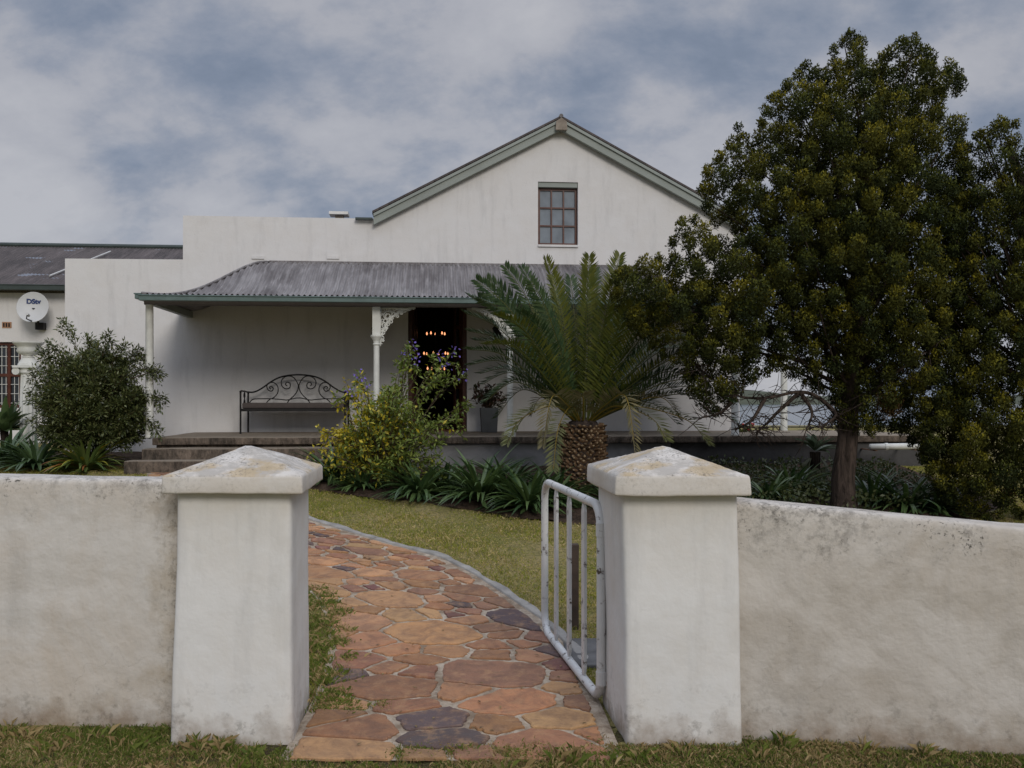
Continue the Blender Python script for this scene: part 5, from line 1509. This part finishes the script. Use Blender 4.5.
obj('pot_body', MB().lathe(X, Y, [(.07, .64), (.11, .88), (.12, .90), (.10, .90), (.09, .85)], 18), 'clay', pt)
t = thing('geranium', 'red flowered potted geranium beyond the terrace ledge', 'plant', (X, Y, .86))
o_ = Vector((X, Y, .86)); st = []
for k in range(22):
    a_ = random.uniform(0, 6.28); r_ = random.uniform(.03, .18); st.append([o_, o_ + Vector((math.cos(a_) * r_ * .6, math.sin(a_) * r_ * .6, .12)), o_ + Vector((math.cos(a_) * r_, math.sin(a_) * r_, random.uniform(.15, .30)))])
bushy(t, st, 14, .05, .04, lambda P, f: lerpc((.06, .10, .02), (.16, .16, .03), RNG.random(len(P))))
for k in range(3):
    p = o_ + Vector((-.02 + k * .07, random.uniform(-.1, 0), .24 + random.uniform(0, .10))); mb = MB()
    for q in range(14):
        pp = p + Vector((random.uniform(-.035, .035), random.uniform(-.035, .035), random.uniform(-.03, .03))); mb.lathe(pp.x, pp.y, [(.004, pp.z - .008), (.016, pp.z), (.004, pp.z + .008)], 6)
    obj('blossom', mb, 'redflower', t)
Y = 15.6
props(obj('low_wall', blk((929 - 512) * Y / F, (952 - 512) * Y / F, Y, Y + .5, .4, EYE - (468 - HOR) * Y / F, .02, .2, .004), 'housewall', None, ((940 - 512) * Y / F, Y, .6), smooth=True),
      'short white plastered wall stub seen through the drooping conifer', 'wall')

# ================================================================== GRASS
def grass(name, label, x, y, L, W_, cfun, lean=.5, base=0.0, origin=(0, 5, 0)):
    n = len(x); z = ter(x, y) + base - .012
    P = np.stack([x, y, z], -1); a = RNG.uniform(0, 2 * np.pi, n)
    s_ = np.stack([np.cos(a), np.sin(a), 0 * a], -1); b = RNG.uniform(0, 2 * np.pi, n)
    l = np.stack([np.cos(b), np.sin(b), 0 * b], -1) * RNG.random((n, 1)) * lean * L[:, None]
    up = np.array([0, 0, 1.0])[None] * L[:, None]
    V = np.stack([P - s_ * W_[:, None] / 2, P + s_ * W_[:, None] / 2, P + l * .4 + up * .6 + s_ * W_[:, None] * .35, P + l + up * (1 - .35 * np.linalg.norm(l, axis=-1, keepdims=True) / L[:, None])], 1).reshape(-1, 3)
    Q = np.arange(n * 4).reshape(n, 4)
    o = nobj(name, V, Q, cfun(x, y), 'grass', None, origin); props(o, label, 'grass', kind='stuff'); return o
def nz2(x, y, s): return np.sin(x * s + 1.3 * np.sin(y * s * .7)) * np.sin(y * s * 1.1 + 1.7 * np.sin(x * s * .6))
def gcol(x, y):
    n = len(x); dry = .5 + .25 * nz2(x, y, 1.9) + .25 * nz2(x + 3, y + 1, 5.1)
    c = lerpc((.17, .20, .03), (.32, .31, .06), RNG.random(n))
    d = RNG.random(n) < np.clip(dry * .75, .08, .8)
    c[d] = lerpc((.38, .30, .10), (.56, .45, .23), RNG.random(d.sum())); return c
n = 420000
y = RNG.uniform(4.75, 13.3, n); x = RNG.uniform(-8.4, 7.2, n)
k = (np.abs(x) < .62 * y + .6) & ~in_path(x, y, .0) & ~((x > pr(y)) & (x < pr(y) + .06) & (y > 5.45)) & ~((x > -2.9) & (x < 5.6) & (y > bedfront(x))) & ~((x < -5.1) & (x > -7.9) & (y > 12.6)) & ~((y > 12.2) & (x < -1.8) & (x > -5.4))
x, y = x[k], y[k]; n = len(x)
grass('lawn_grass', 'short patchy lawn grass around the path', x, y, RNG.uniform(.014, .034, n) * (1 + .3 * (nz2(x, y, 3.3) > .3)), RNG.uniform(.004, .007, n), gcol, 1.1)
Vb = []
for i, x in enumerate(np.linspace(-4.6, 4.5, 120)):
    for k in range(10):
        yv = 3.2 + 1.22 * k / 9 - (max(0, x - 1.0) * .14 * k / 9); Vb.append((x, yv, -.004 + .006 * math.sin(i * 1.9 + k * 2.3)))
I = np.arange(len(Vb)).reshape(120, 10); Q = np.stack([I[:-1, :-1], I[1:, :-1], I[1:, 1:], I[:-1, 1:]], -1).reshape(-1, 4)
props(nobj('verge_ground', np.array(Vb), Q, None, 'verge', smooth=True), kind='structure')
# rough grass along the walls and piers
def vcol(x, y):
    n = len(x); c = lerpc((.09, .13, .024), (.19, .22, .05), RNG.random(n)); d = RNG.random(n) < .42 + .3 * nz2(x, y, 4)
    c[d] = lerpc((.24, .165, .07), (.48, .37, .19), RNG.random(d.sum())); return c
xs1, ys1, Ls = [], [], []
def tuft(x, y, n, r, L):
    xs1.append(RNG.normal(x, r, n)); ys1.append(RNG.normal(y, r, n)); Ls.append(RNG.uniform(.35, 1, n) * L)
n = 150000; x = RNG.uniform(-3.0, 2.9, n); y = RNG.uniform(3.45, 4.42, n)
front = np.interp(x, [-3, -1.62, -1.6, -1.0, -.95, -.4, .1, .52, .54, 1.08, 1.1, 3], [4.42, 4.42, 4.2, 4.16, 4.03, 3.99, 4.10, 4.16, 4.17, 4.17, 4.27, 3.98])
k = (y < front + .01) & ((nz2(x, y, 5) + RNG.normal(0, .5, n)) > .05); xs1.append(x[k]); ys1.append(y[k]); Ls.append(RNG.uniform(.010, .028, k.sum()))
for i in range(520):
    x = RNG.uniform(-2.9, 2.8); f = float(np.interp(x, [-3, -1.62, -1.6, -1.0, -.95, -.4, .1, .52, .54, 1.08, 1.1, 3], [4.39, 4.39, 4.16, 4.13, 3.97, 3.93, 4.03, 4.12, 4.14, 4.14, 4.23, 3.95]))
    tuft(x, f - .02 - abs(RNG.normal(0, .16)), int(RNG.integers(16, 110)), RNG.uniform(.008, .045), RNG.uniform(.014, .052) * (1.9 if RNG.random() < .10 else .85))
for i in range(90):                                              # strip between left pier and path
    y_ = RNG.uniform(4.75, 7.2); x_ = RNG.uniform(float(pl(y_)) - .22, float(pl(y_)) + .12); tuft(x_, y_, 90, RNG.uniform(.02, .06), RNG.uniform(.03, .075))
for i in range(34): tuft(-1.0 + .36 * RNG.random() ** 1.5, RNG.normal(4.68, .045), int(RNG.integers(20, 80)), .028, RNG.uniform(.025, .05))
for i in range(85): tuft(RNG.uniform(-.55, .50), 4.02 + abs(RNG.normal(0, .075)), int(RNG.integers(15, 70)), .03, RNG.uniform(.02, .05))
x, y, L = np.concatenate(xs1), np.concatenate(ys1), np.concatenate(Ls)
grass('verge_grass', 'rough tufted grass at the foot of the garden walls and piers', x, y, L, RNG.uniform(.0018, .0042, len(x)), vcol, 1.0, .01, (0, 4, 0))
# fallen leaves
n = 420; x = RNG.uniform(-3, 3, n); y = RNG.uniform(4.0, 11, n); k = np.abs(x) < .5 * y; x, y = x[k], y[k]; n = len(x)
P = np.stack([x, y, ter(x, y) + .024], -1); D = RNG.normal(size=(n, 3)) * np.array([1, 1, .12]); V, Q = leaves(P, D, RNG.uniform(.02, .045, n), .014, np.tile([0, 0, 1.], (n, 1)))
props(nobj('leaf_litter', V, Q, lerpc((.10, .06, .025), (.30, .22, .09), RNG.random(n)), 'leaf', None, (0, 7, .2)), 'scattered dry fallen leaves on lawn and path', 'leaves', kind='stuff')
